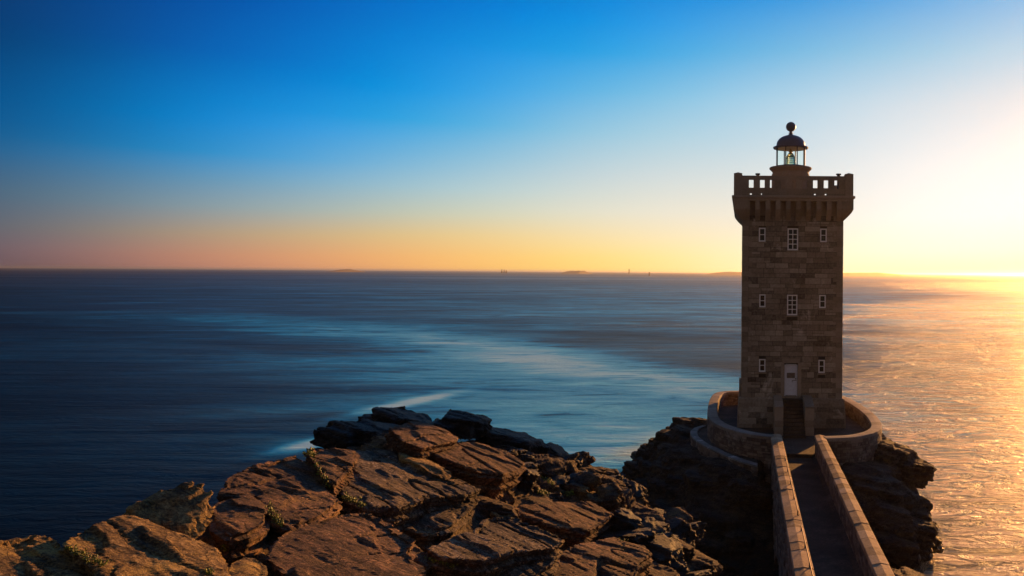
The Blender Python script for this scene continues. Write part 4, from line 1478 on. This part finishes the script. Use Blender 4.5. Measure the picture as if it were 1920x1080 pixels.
# rubble along the seaward edge: a few master stones, copied
masters = []
for k in range(6):
    rs_ = np.random.default_rng(50 + k)
    vs, fs = [], []
    for j in range(3):
        bed_block(vs, fs, (rs_.uniform(-.2, .2), rs_.uniform(-.2, .2), rs_.uniform(-.1, .1)), (rs_.uniform(.35, .5), rs_.uniform(.3, .45), rs_.uniform(.2, .32)), rs_, .25)
    me = remesh_np(vs, fs, .05)
    rock_displace(me, .55, 31.0 + k * 5, crack=.04, ledge=.2, fine=.8)
    masters.append(me)
rs = np.random.default_rng(5)
rub = 0
tries = 0
while rub < 110 and tries < 4000:
    tries += 1
    px_ = rs.uniform(950, 1305)
    line = 838 + (px_ - 980) * .60
    py_ = line + rs.uniform(-14, 95)
    Z_ = 27.0 - (py_ - line) * .055 - max(0, px_ - 1150) * .010
    w_ = U(px_, py_, Z_)
    z = h_at(w_.x, w_.y)
    if abs(z - w_.z) > 1.6:
        continue
    me = masters[rub % 6]
    if not me.materials:
        me.materials.append(M_rockdark if rub % 3 else M_rock)
    o = bpy.data.objects.new('boulder', me)
    COL.objects.link(o)
    s = rs.uniform(.45, 1.25)
    o.location = (w_.x, w_.y, z + .12 * s)
    o.rotation_euler = (rs.uniform(-.3, .3), rs.uniform(-.3, .3), rs.uniform(0, 6.28))
    o.scale = (s, s * rs.uniform(.8, 1.2), s * rs.uniform(.7, 1.1))
    where = ('rubble near the headland tip', 'middle of the seaward rubble', 'rubble at the bottom edge')[0 if px_ < 1080 else (1 if px_ < 1200 else 2)]
    hue = 'dark wet looking' if me.materials[0] is M_rockdark else 'brown weathered'
    size_ = 'small' if s < .8 else 'larger'
    tag(o, size_ + ' ' + hue + ' boulder in the ' + where, 'boulder', size_ + ' ' + hue + ' boulders at the ' + where)
    rub += 1

# --- the island under the lighthouse
ik = [(-3.4, 52.5, 4.3), (-4.3, 54.5, 4.2), (-5.2, 55.5, 3.5), (-6.4, 56.5, 2.0), (-7.4, 57.5, .8), (-8.4, 58.5, -.8), (-4, 61, 3.6), (-3.0, 48, 3.4), (-5, 47, 2.2), (-7.0, 51, 1.2), (-8.6, 54, -.8), (.5, 42.6, 4.3), (-.7, 43.7, 4.2), (-2.2, 45.8, 4.1), (-3.4, 48.6, 4.1), (9.5, 48, 4.3), (9.0, 46, 4.1), (7.8, 44.2, 4.0),
      (-2, 43.5, 2.9), (-4, 41, .8), (-5.5, 39, -1), (-8, 45, -.8), (.9, 42.5, 3.6), (.9, 39.8, 1.4), (.8, 37.8, -1), (3.2, 42.5, 3.0), (5.5, 41, 3.4), (8, 40.2, 2.4), (9.2, 41.4, 1.3), (9.7, 43, 2.2), (10.0, 45, 2.8), (9.9, 47.5, 3.9),
      (10.0, 50, 4.4), (9.5, 53, 4.8), (9.3, 56.5, 4.3), (9.5, 60, 2), (11.2, 64, -1.5), (10.9, 52, -1.4), (10.9, 48, -1.6), (10.4, 44.5, -1.8), (10.1, 41.6, -1.8), (11.6, 56, -1.6), (9.3, 39.4, -1.4), (6.5, 39.2, -.6), (6, 37.5, -1.8),
      (3, 53, 4.2), (3, 58, 4.2), (-1, 53, 4.2), (7, 53, 4.2), (7, 58, 4.2), (3, 47.5, 4.2), (0, 64.5, 1), (6, 64.5, 1), (3, 68, -1.5), (-5, 66, -1), (8, 46, 4.0), (6, 44, 4.0), (-1.4, 46, 3.9)]
fi_ = rbf_fit([(a, b_) for a, b_, c in ik], [c for a, b_, c in ik], .1)
XI, YI = np.meshgrid(np.arange(-12.5, 14, .3), np.arange(35, 70, .3))
HI = fi_(XI, YI)
PPI = np.stack([XI.ravel(), YI.ravel(), np.zeros(XI.size)], 1)
HI = np.clip(HI, -2.2, 5.4) + fbm(PPI * .4 + 7, 4).reshape(XI.shape) * .45
inside = ((XI - 3.2) / 5.4) ** 2 + ((YI - 53.5) / 8.6) ** 2 < 1
HI = np.where(inside, np.minimum(HI, 4.2), HI)
onbr = (XI > 1.3) & (XI < 5.1) & (YI < 45)
HI = np.where(onbr, np.minimum(HI, 3.0), HI)
iv, ifs = height_solid(XI, YI, HI, -3)
rs = np.random.default_rng(21)
cnt = 0
while cnt < 330:
    x, y = rs.uniform(-10, 10.0), rs.uniform(37.5, 62)
    i = int(round((x + 12.5) / .3)); j = int(round((y - 35) / .3))
    z = HI[j, i]
    if z < -.8 or (((x - 3.2) / 7.0) ** 2 + ((y - 53.5) / 10) ** 2 < 1) or (.6 < x < 5.8 and y < 46):
        continue
    s = rs.uniform(.5, 1.35)
    bed_block(iv, ifs, (x, y, z - s * .25), (s * rs.uniform(.9, 1.4), s * rs.uniform(.6, 1.0), s * rs.uniform(.28, .5)), rs)
    cnt += 1
me = remesh_np(iv, ifs, .15)
rock_displace(me, 1.25, 40.0, crack=.12, ledge=.5)
isl = link_mesh('islet', me, M_isl)
tag(isl, kind='structure')

big_boulder('boulder', (8.7, 41.6, 1.5), (1.5, 1.8, 1.4), 8, 61, M_isl, 'big blunt boulder jutting into the golden water below the right of the terrace', 'boulders round the islet', .1, 1.2)
big_boulder('boulder', (9.9, 46.3, 3.6), (1.2, 1.5, .9), 7, 62, M_isl, 'craggy boulder just outside the right side of the terrace wall', 'boulders round the islet', .1, 1.1)
big_boulder('boulder', (5.9, 26.6, 3.7), (1.15, 2.2, 1.6), 9, 63, M_rock, 'rim lit boulder beside the right parapet of the footbridge at the bottom edge', 'boulders round the islet', .08, .9)
vs = []
for k, (px, py, Z, s, lab) in enumerate(((1212, 838, 62, .8, 'small dark boulder in the surf at the left foot of the islet, nearest the water'), (1228, 833, 62.5, .7, 'small sunlit boulder at the left foot of the islet'), (1197, 850, 61, .7, 'lowest wet boulder in the surf left of the islet'))):
    p = U(px, py, Z)
    big_boulder('boulder', (p.x, p.y, p.z - .2), (s, s, s * .6), 4, 70 + k, M_isl, lab, 'boulders in the surf', .1, .7)
# rock that carries the near bridge pier and the shore right of the bridge
vs, fs = [], []
rs = np.random.default_rng(77)
for k in range(40):
    x = rs.uniform(4.9, 6.0); y = rs.uniform(20, 28.5)
    bed_block(vs, fs, (x, y, rs.uniform(0, 3.4)), (rs.uniform(.6, 1.2), rs.uniform(.6, 1.2), rs.uniform(.5, 1.0)), rs)
for k in range(14):
    x = rs.uniform(4.9, 5.8); y = rs.uniform(20, 27)
    bed_block(vs, fs, (x, y, -.5), (1.3, 1.2, 1.3), rs)
me = remesh_np(vs, fs, .1)
rock_displace(me, .9, 55.0)
o = link_mesh('shore_rock', me, M_rock); tag(o, 'dark pile of shore rock at the right foot of the footbridge', 'rock')

# --- plants in the cracks
m, q, b = new_mat('succulent leaves')
geo = q.n('ShaderNodeNewGeometry')
c = q.ramp(geo.outputs['Random Per Island'], [(0, (.03, .05, .01)), (.6, (.12, .16, .02)), (1, (.36, .38, .06))])
q.link(c, b.inputs['Base Color']); b.inputs['Roughness'].default_value = .6
b.inputs['Subsurface Weight'].default_value = 0.0
M_leaf = m
dg = bpy.context.evaluated_depsgraph_get(); dg.update()
trees = []
for o in COL.objects:
    if o.type == 'MESH' and (o.name.startswith('headland') or o.name.startswith('rock')):
        bm = bmesh.new(); bm.from_mesh(o.data)
        trees.append(BVHTree.FromBMesh(bm)); bm.free()
for o in list(COL.objects):
    if o.type == 'MESH' and o.name.startswith('boulder') and o.data in masters:
        pass


def cast(px, py):
    d = (U(px, py, 1.0) - EYE).normalized()
    best = None
    for t_ in trees:
        h = t_.ray_cast(EYE, d, 60)
        if h[0] is not None and (best is None or h[3] < best[1]):
            best = (h[0], h[3], h[1])
    return best


PLANTS = [([(578, 850), (586, 856)], .22, 150, 'green tuft on the skyline of the red cracked slab'),
          ([(592, 868), (602, 888), (612, 905), (618, 915)], .10, 140, 'thin line of greenery down the crack beside the small red slab'),
          ([(503, 952), (512, 965), (520, 978), (527, 988)], .14, 240, 'green plants in the crack between the blocky brown rock and the smooth slab'),
          ([(645, 934), (655, 938), (668, 942), (682, 950)], .13, 260, 'bright yellow green plants at the left foot of the great grey slab'),
          ([(1008, 890), (1022, 898), (1038, 910)], .16, 200, 'uppermost green plants in the dark rubble right of the pointed slab'),
          ([(1010, 922), (1030, 930)], .14, 120, 'small left patch of green plants in the dark rubble'),
          ([(1060, 930), (1075, 925), (1092, 930)], .22, 240, 'dense dark green patch of plants above the flat reddish slab'),
          ([(805, 1050), (820, 1054), (838, 1060), (850, 1066)], .12, 220, 'yellow green plants at the left foot of the lower grey slab'),
          ([(418, 1024), (426, 1032)], .10, 120, 'little bright tuft right of the golden mound'),
          ([(125, 1030), (150, 1042), (175, 1055), (200, 1062)], .11, 240, 'sparse grass in the hollow behind the bottom left corner rock'),
          ([(1172, 985), (1188, 990), (1202, 998)], .18, 160, 'green plants in the rubble above the low reddish slab'),
          ([(1168, 1012), (1186, 1014)], .14, 130, 'small green patch at the back edge of the low reddish slab'),
          ([(1225, 1010), (1240, 1006), (1255, 1012)], .20, 220, 'rightmost green patch of plants near the channel'),
          ([(388, 1070), (396, 1078)], .08, 70, 'tiny green tuft at the bottom of the golden mound')]
rs = np.random.default_rng(99)
for (line, rad, nl, lab) in PLANTS:
    rad *= .6; nl = int(nl * .8)
    mb = MB()
    base = None
    for k in range(nl):
        t = rs.uniform(0, len(line) - 1)
        i = min(int(t), len(line) - 2); f = t - i
        px = line[i][0] * (1 - f) + line[i + 1][0] * f; py = line[i][1] * (1 - f) + line[i + 1][1] * f
        h = cast(px + rs.normal(0, 2.5), py + rs.normal(0, 1.5))
        if h is None:
            continue
        p = h[0]
        if base is None:
            base = p
        if (p - base).length > 4:
            continue
        p = p + Vector(rs.normal(0, rad * .5, 3)) * .6
        p.z += abs(rs.normal(0, rad * .22))
        L = rs.uniform(.02, .05) * (p - EYE).length / 15
        a = Vector(rs.normal(0, 1, 3)); a.z = abs(a.z) + .6; a.normalize()
        s_ = a.orthogonal().normalized() * L * .38
        u_ = a.cross(s_).normalized() * L * .1
        mb.add([p, p + a * L * .5 + s_ + u_, p + a * L, p + a * L * .5 - s_ + u_, p + a * L * .5 - u_ * 2],
               [(0, 1, 4), (1, 2, 4), (2, 3, 4), (3, 0, 4)])
    if base is None or not mb.v:
        continue
    o = mb.build('rock_plant', M_leaf)
    tag(o, lab, 'plant', 'plants growing in the rock')
#ROCKS-END

# ------------------------------------------------------------------ far horizon
M_far = plain_mat('far island', (0.10, 0.055, 0.03), 0.9)
def far_land(name, x0, x1, Y, hmax, label, cat, n=60):
    xs_ = np.linspace(x0, x1, n)
    h = (14 + hmax * (0.55 + 0.45 * fbm(np.stack([xs_ / (x1 - x0) * 9 + 3.3, np.full(n, .7), np.full(n, .2)], 1), 4))) * np.clip(np.sin(np.linspace(0.02, math.pi - .02, n)) * 2.6, 0, 1) ** .5
    vs = []
    for x, z in zip(xs_, h):
        vs += [(x, Y - 150 - 4 * z, -1), (x, Y - 40, z * .8), (x, Y + 60, z), (x, Y + 300, -1)]
    fs = []
    for i in range(n - 1):
        for k in range(4):
            fs.append((i * 4 + k, i * 4 + (k + 1) % 4, (i + 1) * 4 + (k + 1) % 4, (i + 1) * 4 + k))
    fs += [(0, 1, 2, 3), tuple((n - 1) * 4 + k for k in (3, 2, 1, 0))]
    o = from_py(name, vs, fs, M_far)
    tag(o, label, cat)
    return o
FY = 5200.0
def fx(px): return (px - 1392) * FY / F
far_land('island', fx(1325), fx(1700), FY, 10, 'long low dark island on the horizon behind the lighthouse', 'island')
far_land('island', fx(1060), fx(1096), FY, 9, 'small dark islet on the horizon left of the beacon tower', 'island', 24)
far_land('island', fx(640), fx(649), FY, 6, 'tiny dark speck of rock on the horizon at the left half of the picture', 'island', 12)
bt = MB(); bt.lathe(fx(1179.5), FY, [(4.5, -1), (3.2, 8), (2.6, 24), (3.8, 25), (3.8, 27), (2.4, 28), (2.4, 31), (.8, 34)], 16)
o = bt.build('beacon_tower', M_far); tag(o, 'slender far beacon tower standing on the horizon', 'beacon')
bt = MB(); bt.lathe(fx(1217.5) * 3200 / FY, 3200, [(3, -1), (2.6, 6), (1.6, 13), (1.0, 15)], 12)
o = bt.build('buoy', M_far); tag(o, 'small dark buoy on the water right of the far beacon tower', 'buoy')
for i, (pxx, hgt) in enumerate(((941, 27), (945.5, 23), (949.5, 21))):
    bt = MB(); bt.lathe(fx(pxx), FY, [(6, -1), (4.5, hgt * .4), (2.5, hgt * .7), (1.5, hgt)], 10)
    o = bt.build('sea_rock', M_far)
    tag(o, ['tallest of three tiny rock pinnacles on the horizon left of the islet', 'middle of three tiny rock pinnacles on the horizon',
            'lowest and rightmost of three tiny rock pinnacles on the horizon'][i], 'rock', 'tiny rock pinnacles on the horizon')

# ------------------------------------------------------------------ sea haze
hz = MB(); hz.box(-48000, 48000, -70, 26050, -2.5, 27.5)
m = bpy.data.materials.new('haze'); m.use_nodes = True
t = m.node_tree; t.nodes.clear()
pv = t.nodes.new('ShaderNodeVolumePrincipled')
pv.inputs['Color'].default_value = (1.0, 0.86, 0.70, 1)
pv.inputs['Density'].default_value = 7.0e-5
pv.inputs['Anisotropy'].default_value = 0.87
mo = t.nodes.new('ShaderNodeOutputMaterial')
t.links.new(pv.outputs[0], mo.inputs['Volume'])
o = hz.build('haze', m); tag(o, kind='stuff')
